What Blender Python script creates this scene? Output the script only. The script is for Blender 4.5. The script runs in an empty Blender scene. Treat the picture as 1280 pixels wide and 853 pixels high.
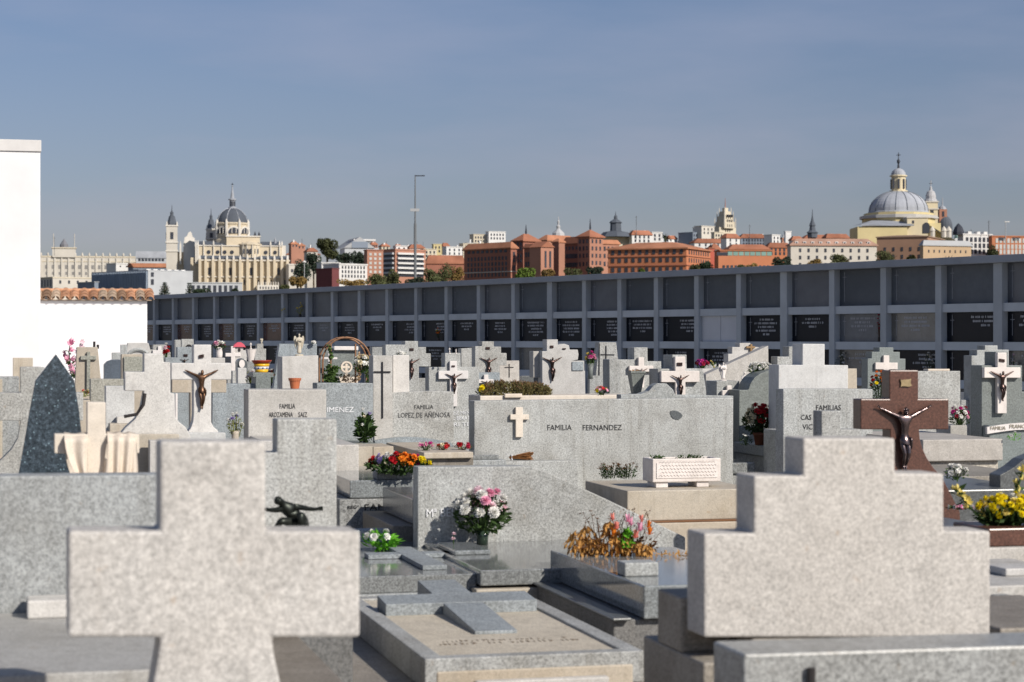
import bpy, bmesh, math, random
from math import sin, cos, pi, radians, sqrt, atan2
from mathutils import Vector, Matrix, noise

# ------------------------------------------------------------------ basics
S = bpy.context.scene
COL = S.collection
EYE, F, CX, CY = 1.65, 2560.0, 640.0, 424.0     # eye height, focal length and centre used to work out real positions

def at(px, py, Y):
    """world point seen at a spot of the photograph, at the depth Y"""
    return Vector(((px - CX) / F * Y, Y, EYE - (py - CY) / F * Y))

def tag(o, label=None, cat=None, group=None, kind=None):
    if label: o['label'] = label
    if cat: o['category'] = cat
    if group: o['group'] = group
    if kind: o['kind'] = kind
    return o

def empty(name, loc=(0, 0, 0), rz=0.0, parent=None):
    o = bpy.data.objects.new(name, None); COL.objects.link(o)
    o.empty_display_size = .1
    o.location = loc; o.rotation_euler = (0, 0, rz)
    if parent: o.parent = parent
    return o

class MB:
    def __init__(s): s.v = []; s.f = []; s.m = []
    def add(s, vs, fs, mi=0):
        n = len(s.v); s.v += [tuple(p) for p in vs]; s.f += [tuple(i + n for i in f) for f in fs]; s.m += [mi] * len(fs)
    def box(s, x0, x1, y0, y1, z0, z1, mi=0):
        s.add([(x0,y0,z0),(x1,y0,z0),(x1,y1,z0),(x0,y1,z0),(x0,y0,z1),(x1,y0,z1),(x1,y1,z1),(x0,y1,z1)],
              [(3,2,1,0),(4,5,6,7),(0,1,5,4),(1,2,6,5),(2,3,7,6),(3,0,4,7)], mi)
    def prism(s, pts, y0, y1, mi=0):
        """pts (x,z) outline, extruded along y"""
        a = sum(pts[i][0]*pts[(i+1)%len(pts)][1]-pts[(i+1)%len(pts)][0]*pts[i][1] for i in range(len(pts)))
        if a < 0: pts = pts[::-1]
        n = len(pts)
        s.add([(x, y0, z) for x, z in pts] + [(x, y1, z) for x, z in pts],
              [tuple(range(n)), tuple(range(2*n-1, n-1, -1))] + [((i+1)%n, i, i+n, (i+1)%n+n) for i in range(n)], mi)
    def tube(s, pts, r, n=6, mi=0, cap=True):
        rs = r if isinstance(r, (list, tuple)) else [r] * len(pts)
        P = [Vector(p) for p in pts]; vs = []; fs = []
        for i, p in enumerate(P):
            d = (P[min(i+1, len(P)-1)] - P[max(i-1, 0)])
            d = d.normalized() if d.length > 1e-9 else Vector((0, 0, 1))
            a = d.cross(Vector((0, 0, 1)) if abs(d.z) < .9 else Vector((0, 1, 0))).normalized(); b = d.cross(a)
            for k in range(n):
                t = 2*pi*k/n; vs.append(p + (a*cos(t) + b*sin(t)) * rs[i])
        for i in range(len(P)-1):
            for k in range(n):
                k2 = (k+1) % n; fs.append((i*n+k, i*n+k2, (i+1)*n+k2, (i+1)*n+k))
        if cap: fs += [tuple(range(n-1, -1, -1)), tuple((len(P)-1)*n + k for k in range(n))]
        s.add(vs, fs, mi)
    def lathe(s, prof, cx=0, cy=0, n=16, mi=0, sx=1, sy=1, ph=0):
        """prof list of (r, z)"""
        vs = []; fs = []
        for r, z in prof:
            for k in range(n):
                t = 2*pi*(k+ph)/n; vs.append((cx + r*cos(t)*sx, cy + r*sin(t)*sy, z))
        for i in range(len(prof)-1):
            for k in range(n):
                k2 = (k+1) % n; fs.append((i*n+k, i*n+k2, (i+1)*n+k2, (i+1)*n+k))
        fs += [tuple(range(n-1, -1, -1)), tuple((len(prof)-1)*n + k for k in range(n))]
        s.add(vs, fs, mi)
    def build(s, name, mat, parent=None, bevel=0, smooth=False, loc=None, rz=None):
        me = bpy.data.meshes.new(name); me.from_pydata(s.v, [], s.f)
        for m in (mat if isinstance(mat, (list, tuple)) else [mat]): me.materials.append(m)
        for p, i in zip(me.polygons, s.m): p.material_index = i; p.use_smooth = smooth
        me.update()
        o = bpy.data.objects.new(name, me); COL.objects.link(o)
        if parent: o.parent = parent
        if loc is not None: o.location = loc
        if rz is not None: o.rotation_euler = (0, 0, rz)
        if bevel:
            b = o.modifiers.new('bevel', 'BEVEL'); b.width = bevel; b.segments = 2; b.limit_method = 'ANGLE'; b.angle_limit = radians(35)
        return o

# ------------------------------------------------------------------ materials
MATS = {}
def nmat(name):
    m = bpy.data.materials.new(name); m.use_nodes = True
    nt = m.node_tree; b = nt.nodes['Principled BSDF']
    return m, nt, b
def N(nt, t, **kw):
    n = nt.nodes.new(t)
    for k, v in kw.items():
        if k in n.inputs: n.inputs[k].default_value = v
        else: setattr(n, k, v)
    return n
def ramp(nt, src, stops):
    r = nt.nodes.new('ShaderNodeValToRGB'); el = r.color_ramp.elements
    while len(el) > 1: el.remove(el[-1])
    el[0].position = stops[0][0]; el[0].color = (*stops[0][1], 1)
    for p, c in stops[1:]:
        e = el.new(p); e.color = (*c, 1)
    nt.links.new(src, r.inputs[0]); return r.outputs[0]
def mixc(nt, fac, a, b, mode='MIX'):
    m = nt.nodes.new('ShaderNodeMix'); m.data_type = 'RGBA'; m.blend_type = mode
    for inp, v in ((m.inputs[0], fac), (m.inputs[6], a), (m.inputs[7], b)):
        if isinstance(v, (int, float)): inp.default_value = v
        elif isinstance(v, tuple): inp.default_value = (*v, 1)
        else: nt.links.new(v, inp)
    return m.outputs[2]
def g3(v): return (v, v, v)
def coords(nt, kind='Object', rnd=True):
    tc = nt.nodes.new('ShaderNodeTexCoord'); out = tc.outputs[kind]
    if rnd:
        oi = nt.nodes.new('ShaderNodeObjectInfo')
        mp = N(nt, 'ShaderNodeVectorMath', operation='MULTIPLY_ADD')
        cmb = nt.nodes.new('ShaderNodeCombineXYZ')
        for i in range(3): nt.links.new(oi.outputs['Random'], cmb.inputs[i])
        nt.links.new(cmb.outputs[0], mp.inputs[0]); mp.inputs[1].default_value = (37, 91, 53); nt.links.new(out, mp.inputs[2])
        out = mp.outputs[0]
    return out
def noise_(nt, vec, scale, detail=2, rough=.5):
    n = N(nt, 'ShaderNodeTexNoise'); n.inputs['Scale'].default_value = scale; n.inputs['Detail'].default_value = detail; n.inputs['Roughness'].default_value = rough
    nt.links.new(vec, n.inputs['Vector']); return n.outputs['Fac']

def granite(name, base, dark=.45, light=1.35, rough=.6, grain=1.0, stain=.35, amount=1.0, stainc=(.42, .38, .32), bump=.15, flecks=None):
    if name in MATS: return MATS[name]
    m, nt, b = nmat(name); L = nt.links
    v = coords(nt)
    n1 = noise_(nt, v, 75/grain, 3, .75); n2 = noise_(nt, v, 210/grain, 2, .6)
    d = tuple(c*dark for c in base); l = tuple(min(1, c*light) for c in base)
    c1 = ramp(nt, n1, [(.32, d), (.44, tuple(c*(.5+.5*dark)*1.1 for c in base)), (.52, base), (.66, l)])
    c2 = ramp(nt, n2, [(.34, g3(.45)), (.46, g3(.95)), (.6, g3(1.0)), (.7, g3(1.25))])
    col = mixc(nt, .8*amount, base, c1); col = mixc(nt, .8*amount, col, c2, 'MULTIPLY')
    n5 = noise_(nt, v, 13/grain, 4, .65); col = mixc(nt, 1.0, col, ramp(nt, n5, [(.32, g3(.89)), (.5, g3(1)), (.7, g3(1.06))]), 'MULTIPLY')
    n6 = noise_(nt, v, 21, 2, .5); col = mixc(nt, ramp(nt, n6, [(.70, g3(0)), (.78, g3(.45))]), col, tuple(c*k_ for c, k_ in zip(base, (.72, .56, .42))))
    # weathering: broad patches, vertical runs, darker towards the ground
    n3 = noise_(nt, v, 2.6, 5, .6)
    st = ramp(nt, n3, [(.42, g3(0)), (.7, g3(1))])
    sc = N(nt, 'ShaderNodeVectorMath', operation='MULTIPLY'); L.new(v, sc.inputs[0]); sc.inputs[1].default_value = (14, 14, .9)
    n4 = noise_(nt, sc.outputs[0], 1.0, 4, .65); st2 = ramp(nt, n4, [(.5, g3(0)), (.72, g3(1))])
    mx = N(nt, 'ShaderNodeMath', operation='MAXIMUM'); L.new(st, mx.inputs[0]); L.new(st2, mx.inputs[1])
    ml = N(nt, 'ShaderNodeMath', operation='MULTIPLY'); L.new(mx.outputs[0], ml.inputs[0]); ml.inputs[1].default_value = stain
    col = mixc(nt, ml.outputs[0], col, stainc, 'MULTIPLY')
    oi = nt.nodes.new('ShaderNodeObjectInfo')
    tint = ramp(nt, oi.outputs['Random'], [(0, (.9, .9, .9)), (.35, (1, .985, .96)), (.7, (.97, 1, 1.02)), (1, (1.07, 1.06, 1.04))])
    col = mixc(nt, 1.0, col, tint, 'MULTIPLY')
    if flecks:
        vo = N(nt, 'ShaderNodeTexVoronoi'); vo.inputs['Scale'].default_value = flecks[1]; L.new(v, vo.inputs['Vector'])
        fr = ramp(nt, vo.outputs['Distance'], [(.12, g3(1)), (.34, g3(0))])
        sel = N(nt, 'ShaderNodeSeparateColor'); L.new(vo.outputs['Color'], sel.inputs[0])
        gt = N(nt, 'ShaderNodeMath', operation='GREATER_THAN'); L.new(sel.outputs[0], gt.inputs[0]); gt.inputs[1].default_value = .80
        mm = N(nt, 'ShaderNodeMath', operation='MULTIPLY'); L.new(fr, mm.inputs[0]); L.new(gt.outputs[0], mm.inputs[1])
        col = mixc(nt, mm.outputs[0], col, flecks[0])
    L.new(col, b.inputs['Base Color'])
    b.inputs['Roughness'].default_value = rough
    b.inputs['Specular IOR Level'].default_value = .5 if rough < .35 else .3
    if bump:
        bp = N(nt, 'ShaderNodeBump'); bp.inputs['Strength'].default_value = bump; bp.inputs['Distance'].default_value = .004
        L.new(n1, bp.inputs['Height']); L.new(bp.outputs[0], b.inputs['Normal'])
    MATS[name] = m; return m

def plain(name, col, rough=.6, metal=0, var=.15, scale=8, spec=.3, rnd=True, coord='Object', trans=0, bump=0):
    if name in MATS: return MATS[name]
    m, nt, b = nmat(name); v = coords(nt, coord, rnd)
    n = noise_(nt, v, scale, 4, .6)
    c = ramp(nt, n, [(.25, tuple(x*(1-var) for x in col)), (.75, tuple(min(1, x*(1+var)) for x in col))])
    oi = nt.nodes.new('ShaderNodeObjectInfo')
    t = ramp(nt, oi.outputs['Random'], [(0, g3(1-var*.6)), (1, g3(1+var*.4))])
    c = mixc(nt, 1.0, c, t, 'MULTIPLY')
    nt.links.new(c, b.inputs['Base Color']); b.inputs['Roughness'].default_value = rough; b.inputs['Metallic'].default_value = metal
    b.inputs['Specular IOR Level'].default_value = spec
    if bump:
        bp = N(nt, 'ShaderNodeBump'); bp.inputs['Strength'].default_value = bump; bp.inputs['Distance'].default_value = .01
        nt.links.new(noise_(nt, v, scale*3, 4, .6), bp.inputs['Height']); nt.links.new(bp.outputs[0], b.inputs['Normal'])
    if trans:
        tr = N(nt, 'ShaderNodeBsdfTranslucent'); nt.links.new(c, tr.inputs[0])
        ms = N(nt, 'ShaderNodeMixShader'); ms.inputs[0].default_value = trans
        nt.links.new(b.outputs[0], ms.inputs[1]); nt.links.new(tr.outputs[0], ms.inputs[2])
        nt.links.new(ms.outputs[0], nt.nodes['Material Output'].inputs[0])
    MATS[name] = m; return m

G_GREY = granite('grey_granite', (.45, .46, .455), stain=.5)
G_MID = granite('mid_grey_granite', (.37, .385, .39), stain=.4)
G_BLUE = granite('blue_grey_granite', (.33, .365, .39), stain=.3)
G_WARM = granite('warm_granite', (.51, .485, .455), dark=.7, light=1.2, stain=.3, grain=1.3, amount=.7)
G_PALE = granite('pale_granite', (.58, .57, .555), dark=.75, light=1.15, stain=.22, amount=.7)
G_NEAR = granite('coarse_pink_granite', (.54, .52, .498), dark=.55, light=1.35, stain=.12, grain=1.25, amount=.85, stainc=(.62, .5, .38))
G_NEAR2 = granite('coarse_pale_granite', (.535, .518, .498), dark=.6, light=1.3, stain=.08, grain=1.15, amount=.75, stainc=(.6, .52, .42))
G_BEIGE = granite('beige_stone', (.50, .445, .37), dark=.75, light=1.15, stain=.4, amount=.6, stainc=(.6,.52,.4))
G_CREAM = granite('cream_stone', (.73, .65, .56), dark=.88, light=1.06, stain=.18, amount=.5, stainc=(.75,.66,.52), bump=.05)
G_BRIGHT = granite('bright_granite', (.64, .625, .61), dark=.78, light=1.12, stain=.18, amount=.6)
G_WHITE = granite('white_marble', (.74, .69, .665), dark=.9, light=1.04, stain=.14, amount=.4, stainc=(.7,.68,.66), rough=.4, bump=.03)
G_RED = granite('red_granite', (.12, .055, .04), dark=.45, light=1.5, rough=.32, stain=.1, grain=1.1, bump=.02)
G_DARK = granite('dark_granite', (.12, .13, .135), dark=.5, light=1.6, rough=.3, stain=.2)
G_GREEN = granite('dark_green_grey_granite', (.22, .245, .24), dark=.55, light=1.35, rough=.5, stain=.2)
G_PEARL = granite('blue_pearl_granite', (.055, .075, .095), dark=.4, light=2.2, rough=.16, grain=1.3, stain=.05, flecks=((.26, .38, .44), 62), bump=0)
G_POL = granite('polished_grey_granite', (.25, .265, .27), dark=.45, light=1.5, rough=.09, stain=.15, bump=0)
G_SIDE = granite('weathered_brown_granite', (.27, .245, .215), dark=.6, light=1.3, rough=.55, stain=.5)
G_PEBBLE = granite('pebble_panel', (.62, .56, .46), dark=.8, light=1.15, grain=1.3, stain=.2, bump=.5)
BRONZE = plain('bronze', (.075, .05, .045), .32, .85, .5, 30)
BRONZE_P = plain('polished_bronze', (.13, .10, .10), .24, .95, .3, 30)
BRASSY = plain('brass', (.42, .33, .19), .35, .9, .25, 40)
IRON = plain('dark_iron', (.05, .045, .045), .5, .5)
LETTER = plain('dark_letter', (.03, .03, .032), .5)
LETTER_W = plain('white_letter', (.75, .76, .78), .5)
LETTER_G = plain('faded_gold_letter', (.30, .27, .2), .5)
INLAY_SHADE = plain('black_inlay_and_shade', (.02, .02, .025), .3)
WHITE_P = plain('white_plaster', (.75, .75, .765), .85, 0, .05, 1.2, .1, bump=.12)
CAPST = plain('cap_stone', (.62, .61, .60), .8, 0, .06, 4)
TERRA = plain('terracotta', (.52, .16, .07), .7, 0, .2, 10)
GLASSV = plain('green_glass_vase', (.03, .05, .035), .12, 0, .2, 10, .5)

# ------------------------------------------------------------------ figures
def skin_mesh(name, verts, edges, levels=2, root=0):
    """verts: (x,y,z,r). one continuous skinned surface"""
    me = bpy.data.meshes.new(name); me.from_pydata([v[:3] for v in verts], edges, []); me.update()
    o = bpy.data.objects.new(name, me); COL.objects.link(o)
    o.modifiers.new('skin', 'SKIN')
    if not me.skin_vertices: me.attributes  # layer is made with the modifier in background mode below
    bm = bmesh.new(); bm.from_mesh(me); lay = bm.verts.layers.skin.verify(); bm.verts.ensure_lookup_table()
    for i, v in enumerate(verts):
        r = v[3]; bm.verts[i][lay].radius = (r, r if len(v) < 5 else v[4]); bm.verts[i][lay].use_root = (i == root)
    bm.to_mesh(me); bm.free()
    sb = o.modifiers.new('sub', 'SUBSURF'); sb.levels = levels; sb.render_levels = levels
    dg = bpy.context.evaluated_depsgraph_get(); ev = o.evaluated_get(dg)
    out = bpy.data.meshes.new_from_object(ev); out.name = name
    for p in out.polygons: p.use_smooth = True
    bpy.data.objects.remove(o)
    return out

def corpus_mesh(name, levels=2, fingers=False):
    V = [(0,-.03,-.50,.055,.045), (0,-.045,-.38,.050,.038), (0,-.06,-.25,.066,.045), (0,-.055,-.17,.058,.04), (0,-.05,-.125,.024,.024),
         (.008,-.075,-.075,.036,.036), (.014,-.085,-.03,.034,.034)]
    E = [(0,1),(1,2),(2,3),(3,4),(4,5),(5,6)]
    def add(par, *pts):
        for p in pts:
            V.append(p); E.append((par, len(V)-1)); par = len(V)-1
        return par
    for s in (-1, 1):
        h = add(3, (s*.09,-.045,-.155,.038,.036), (s*.17,-.035,-.115,.031,.029), (s*.26,-.025,-.075,.024,.023), (s*.33,-.02,-.04,.023,.022), (s*.40,-.015,-.008,.015,.014), (s*.435,-.02,.008,.014,.009))
        if fingers:
            for j in range(4):
                a = radians(20 + j*17)
                add(h, (s*(.438+.026*cos(a)), -.028, .010+.026*sin(a), .0052, .0052), (s*(.438+.044*cos(a)), -.040, .010+.044*sin(a), .0042, .0042))
            add(h, (s*.43, -.035, .026, .0055, .0055), (s*.428, -.048, .036, .0045, .0045))
        add(0, (s*.046,-.035,-.55,.044,.042), (s*.045+.012,-.075,-.66,.034,.036), (s*.034+.018,-.095,-.745,.028,.028), (s*.028+.008,-.07,-.83,.027,.029), (s*.02,-.035,-.93,.016,.016), (s*.018,-.06,-.985,.017,.014), (s*.016,-.085,-1.01,.012,.009))
    V = [(v[0], v[1], v[2], v[3]*1.28, v[4]*1.28) for v in V]
    return skin_mesh(name, V, E, levels)
CORPUS = corpus_mesh('crucified_figure', 1)
CORPUS_HI = corpus_mesh('crucified_figure_fine', 3, True)

def corpus(parent, loc, h, mat, hi=False):
    """a metal figure on its cross: arms raised, knees bent"""
    me = CORPUS_HI if hi else CORPUS
    if me.materials: me = me.copy(); me.materials.clear()
    me.materials.append(mat)
    o = bpy.data.objects.new('crucified_figure', me); COL.objects.link(o)
    o.parent = parent; o.location = loc; o.scale = (h, h, h)
    b = MB(); n = 14    # loincloth: pleated band with a hanging end
    prof = [(-.44, .062), (-.47, .071), (-.51, .077), (-.55, .078), (-.585, .070)]
    vs = []; fs = []
    for i, (z, r) in enumerate(prof):
        for k in range(n):
            t = 2*pi*k/n; w = 1 + .035*(k % 2) * i
            vs.append((r*1.18*w*cos(t), -.04 - .008*i + r*.85*w*sin(t), z - .02*cos(t)*(i > 0)))
    for i in range(len(prof)-1):
        for k in range(n): k2 = (k+1) % n; fs.append((i*n+k, i*n+k2, (i+1)*n+k2, (i+1)*n+k))
    b.add(vs, fs)
    b.tube([(.075,-.09,-.47), (.095,-.10,-.52), (.10,-.09,-.60), (.10,-.085,-.66)], [.018,.024,.02,.012], 6)
    b.build('loincloth', mat, o, smooth=True)
    b = MB()            # hair with a crown band and beard, nose ridge
    b.lathe([(.0,.012),(.024,.004),(.036,-.018),(.040,-.05),(.038,-.085),(.022,-.115)], .012, -.066, 10)
    b.build('hair', mat, o, smooth=True)
    if hi:
        b = MB(); b.tube([(.012,-.120,-.038), (.011,-.132,-.062), (.011,-.118,-.067)], [.004,.007,.005], 6)     # nose
        b.tube([(.010,-.105,-.078), (.008,-.108,-.105), (.006,-.095,-.125)], [.02,.018,.006], 8)             # beard
        b.tube([(-.016,-.112,-.042), (.040,-.112,-.040)], .0055, 6)                                           # brow
        b.tube([(-.004,-.124,-.0775), (.022,-.124,-.077)], .003, 6)                                           # mouth
        b.build('face_relief', mat, o, smooth=True)
        b = MB(); R = random.Random(5)
        for k in range(20):
            a = 2*pi*k/20; b.tube([(.013+.04*cos(a), -.075+.04*sin(a), -.028+.006*sin(3*a)), (.013+.043*cos(a+.35), -.075+.043*sin(a+.35), -.024)], .006, 5)
        b.build('crown', mat, o)
    return o

# ------------------------------------------------------------------ text
def text_mesh(s):
    c = bpy.data.curves.new('t', 'FONT'); c.body = s; c.size = 1; c.extrude = .02; c.resolution_u = 2; c.offset = .0
    o = bpy.data.objects.new('t', c); COL.objects.link(o)
    me = bpy.data.meshes.new_from_object(o.evaluated_get(bpy.context.evaluated_depsgraph_get()))
    bpy.data.objects.remove(o); return me

def lettering(parent, name, s, x0, x1, z0, h, y, mat, spacing=None):
    """letters standing on a face: x0..x1 wide, baseline z0, cap height h, in front of y"""
    me = text_mesh(s)
    xs = [v.co.x for v in me.vertices]; a, b = min(xs), max(xs)
    kx = (x1-x0)/(b-a); kz = h/.70
    for v in me.vertices:
        x, yy, zz = v.co; v.co = (x0 + (x-a)*kx, y - .002 - (zz+.02)*.05, z0 + yy*kz)
    me.flip_normals(); me.materials.clear(); me.materials.append(mat); me.update()
    o = bpy.data.objects.new(name, me); COL.objects.link(o); o.parent = parent; return o

# ------------------------------------------------------------------ graves
ROT = radians(14)
GC, GS = cos(ROT), sin(ROT)
GRP = 'family graves of the cemetery'
class Grave:
    def __init__(s, label, px, Y, name='grave', cat='grave', group=GRP):
        p = at(px, CY, Y); s.o = Vector((p.x, Y, 0)); s.e = empty(name, s.o, ROT); rr = random.Random(int(px*7+Y*3)); k_ = 1 if Y > 17.9 and name == 'grave' else 0; s.e.rotation_euler = (k_*rr.uniform(-.012, .006), k_*rr.uniform(-.010, .010), ROT + k_*rr.uniform(-.03, .03)); tag(s.e, label, cat, group)
    def U(s, px, y=0):
        k = (px-CX)/F; return (k*(s.o.y + y*GC) - (s.o.x - y*GS)) / (GC - k*GS)
    def Z(s, px, py, y=0):
        return EYE - (py-CY)/F*(s.o.y + s.U(px, y)*GS + y*GC)
    def P(s, pts, y=0): return [(s.U(a, y), (0 if b is None else s.Z(a, b, y))) for a, b in pts]
    def part(s, name, pts, t, mat, y=0, bevel=.006):
        b = MB(); b.prism(s.P(pts, y), y, y+t); return b.build(name, mat, s.e, bevel)
    def slab(s, name, u0, u1, y0, y1, z0, z1, mat, bevel=.008):
        b = MB(); b.box(u0, u1, y0, y1, z0, z1); return b.build(name, mat, s.e, bevel)
    def ledger(s, x0, x1, L=1.9, h=.36, mat=None, gap=.0, base=None):
        """the grave itself in front of the headstone: plinth and covering slab"""
        u0, u1 = s.U(x0)-.03, s.U(x1)+.03
        s.slab('plinth', u0, u1, -L, -gap-.004, 0, h-.10, base or G_MID)
        s.slab('ledger_slab', u0-.03, u1+.03, -L-.03, -gap-.004, h-.10, h, mat or G_POL)
    def cross(s, x0, x1, xa0, xa1, yt, ya0, ya1, yb, t, mat, y=0, name='cross', bevel=.004):
        return s.part(name, [(x0,yb),(x0,ya1),(xa0,ya1),(xa0,ya0),(x0,ya0),(x0,yt),(x1,yt),(x1,ya0),(xa1,ya0),(xa1,ya1),(x1,ya1),(x1,yb)], t, mat, y, bevel)
    def christ(s, px, ytop, ybot, y, mat=BRONZE, hi=False):
        z1, z0 = s.Z(px, ytop, y), s.Z(px, ybot, y); h = (z1-z0)/1.02
        return corpus(s.e, (s.U(px, y), y, z1), h, mat, hi)
    def text(s, txt, x0, x1, yb, hpx, y=0, mat=None):
        u0, u1 = s.U(x0, y), s.U(x1, y); z0 = s.Z((x0+x1)/2, yb, y); h = hpx/F*(s.o.y)
        return lettering(s.e, 'inscription', txt, u0, u1, z0, h, y, mat or LETTER)
def block(xs, yt): return [(xs[0], None), (xs[0], yt), (xs[1], yt), (xs[1], None)]
def arc(cx, cy, rx, ry, a0, a1, n=10):
    return [(cx + rx*cos(radians(a0 + (a1-a0)*i/n)), cy - ry*sin(radians(a0 + (a1-a0)*i/n))) for i in range(n+1)]
# ================================================================== the graves, near to far
def near():
    # tall cross at the front left
    g = Grave('large blurred coarse granite cross with flared foot, nearest stone at the front left', 268, 5.6)
    left = [(112, 1100), (150, 1000), (174, 930), (190, 860), (197, 820), (200, 797)]
    right = [(340, 797), (343, 820), (352, 860), (368, 930), (394, 1000), (432, 1100)]
    g.part('cross', [(112, None)] + left + [(85,797),(85,664),(200,664),(200,552),(332,552),(332,664),(450,664),(450,797)] + right + [(432, None)], .16, G_NEAR, 0, .010)
    g.slab('foot_block', g.U(80), g.U(465), -.10, .26, 0, .18, G_NEAR)
    # upright foot slab, bottom right
    g = Grave('wide grey granite block filling the bottom right corner below the big stepped cross', 1150, 5.9)
    g.part('foot_slab', [(930, None), (930, 818), (1410, 803), (1410, None)], .26, granite('near_grey', (.36,.365,.36), rough=.35, grain=1.3, stain=.25), 0, .008)
    b = MB(); u = g.U(1012); b.tube([(u, -.014, .45), (u, -.014, g.Z(1012, 834))], .013, 8)
    b.build('flower_holder', IRON, g.e)
    # stepped cross
    g = Grave('large stepped granite cross with three tiers standing at the front right', 1060, 6.8)
    g.part('stepped_cross', [(880,797),(880,667),(942.5,667),(942.5,595),(1004,595),(1004,548),(1119,548),(1119,592),(1180,592),(1180,664),(1238,664),(1238,797)], .175, G_NEAR2, 0, .008)
    zb = g.Z(1000, 797)
    brn = granite('brownish_granite', (.33,.30,.26), dark=.6, light=1.3, stain=.4)
    g.slab('stone_foot', g.U(941), g.U(1232), .01, .16, .60, zb+.001, G_SIDE)
    u0, u1 = g.U(874), g.U(1246)
    g.slab('stone_base', u0, u1, .18, .44, .60, .785, brn)
    g.slab('plinth', u0, u1+.06, -.04, .60, 0, .60, brn)
    # slab and headstone far left
    g = Grave('low wide grey granite headstone and slab at the far left behind the large flared cross', 120, 8)
    g.part('headstone', [(-60, None), (-60, 596), (276, 593), (276, None)], .17, G_MID, 0, .008)
    w0, w1 = g.U(-10), g.U(276)
    g.slab('plinth', w0-.04, w1+.05, -1.55, -.005, 0, .50, G_BEIGE)
    g.slab('ledger_slab', w0, w1, -1.5, -.005, .50, .59, granite('matt_slab', (.43,.415,.395), dark=.75, light=1.2, stain=.35, rough=.5))
    g.slab('book_block', g.U(33), g.U(88), -.20, -.03, .59, .66, G_PALE)
    g.slab('step_block', g.U(112), g.U(215), -.62, -.44, .59, .625, G_PALE)
    # stepped stone with the bowed bronze figure
    g = Grave('grey L-shaped granite headstone behind the large flared cross with bowed bronze figure beside it', 370, 9.2)
    g.part('headstone', [(262, None), (262, 566), (346, 566), (346, 524), (421, 524), (421, None)], .16, G_GREY, 0, .008)
    g.slab('step', g.U(262), g.U(421)-.01, -.45, -.005, 0, .80, G_GREY)
    g.slab('plinth', g.U(262)-.06, g.U(345), -2.0, -.46, 0, .42, G_SIDE)
    g.slab('side_kerb', g.U(345)+.01, g.U(421)-.03, -.62, -.46, 0, .70, granite('dark_weathered_and_shade', (.19,.19,.19), stain=.4))  # dark tone of this kerb stands in for shade falling here
    # slab with raised cross
    g = Grave('low tomb with pebbled beige panel and sloping grey cross in relief, front centre', 668, 8.72)
    O = g
    u0, u1 = g.U(531), g.U(805); h = .305; L = 2.12
    g.slab('plinth', u0-.13, u1+.03, .06, L+.06, 0, .17, G_SIDE)
    g.slab('outer_kerb', u0-.36, u0-.15, -.6, 1.05, 0, .20, G_SIDE)
    b = MB(); w = .085
    b.box(u0, u1, 0, w, .17, h); b.box(u0, u1, L-w, L, .17, h); b.box(u0, u0+w, w, L-w, .17, h); b.box(u1-w, u1, w, L-w, .17, h)
    b.build('granite_frame', G_GREY, g.e, .006)
    g.slab('front_face', u0+.05, u1-.05, -.006, .05, .0, h-.055, G_BEIGE)
    g.slab('pebble_panel', u0+w, u1-w, w, L-w, .17, h-.012, G_PEBBLE, 0)
    # relief cross: stem slopes up towards the head, arms across
    uc = (u0+u1)/2; b = MB()
    ya, yb_ = .72, L-.06
    def wedge(x0, x1, y0, y1, z0, z1):
        b.add([(x0,y0,h-.014),(x1,y0,h-.014),(x1,y1,h-.014),(x0,y1,h-.014),(x0,y0,z0),(x1,y0,z0),(x1,y1,z1),(x0,y1,z1)],
              [(3,2,1,0),(4,5,6,7),(0,1,5,4),(1,2,6,5),(2,3,7,6),(3,0,4,7)])
    zt = lambda y: h + .004 + .080*(y-ya)/(yb_-ya)
    wedge(uc-.10, uc+.10, ya, 1.42, zt(ya), zt(1.42)); wedge(uc-.10, uc+.10, 1.68, yb_, zt(1.68), zt(yb_)); wedge(u0+.10, u1-.10, 1.44, 1.68, zt(1.42), zt(1.68))
    b.build('relief_cross', G_BLUE, g.e, .004)
    R = random.Random(8)
    for y, x0, x1 in ((.52, u0+.19, u1-.20), (.44, u0+.16, u1-.16)):
        x = x0; b = MB()
        while x < x1:
            if R.random() < .86:
                w, hh = R.uniform(.008, .018), R.uniform(.02, .055)
                b.box(x, x+.005, y, y+hh, h-.0115, h-.0105)
                if R.random() < .6: b.box(x+.006, x+w, y+hh*R.random()*.7, y+hh*.8, h-.0115, h-.0105)
            x += R.uniform(.018, .03)
        b.build('worn_inscription', plain('worn_letter', (.22,.17,.12), .6), g.e)
    g.slab('front_plaque', g.U(592), g.U(757), -.06, -.008, .06, .21, G_PALE)
    # low polished slab behind it
    g = Grave('low polished grey slab with flat cross lying behind the pebbled tomb', 505, 11.3)
    u0, u1 = g.U(402), g.U(596)
    g.slab('plinth', u0-.04, u1+.04, -.03, 2.0, 0, .25, G_MID)
    g.slab('ledger_slab', u0, u1, 0, 1.9, .25, .345, G_POL)
    b = MB(); uc = .22
    b.box(uc-.07, uc+.07, .22, 1.28, .346, .372); b.box(uc-.27, uc-.071, .85, .99, .346, .372); b.box(uc+.071, uc+.27, .85, .99, .346, .372)
    b.build('flat_cross', G_BLUE, g.e, .003)
    g.slab('head_block', u0, u1, 1.905, 2.05, 0, .42, G_BLUE)
    # right slab D with dry flowers
    g = Grave('thick polished grey tomb slab carrying withered orange flowers, centre right', 820, 9.95)
    u0, u1 = g.U(805), g.U(985); h = .452
    g.slab('plinth', u0-.14, u1+.05, .05, 1.95, 0, .285, granite('dark_weathered_and_shade', (.19,.19,.19), stain=.4))
    g.slab('ledger_slab', u0, u1, 0, 1.75, .29, h, G_POL)
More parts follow.
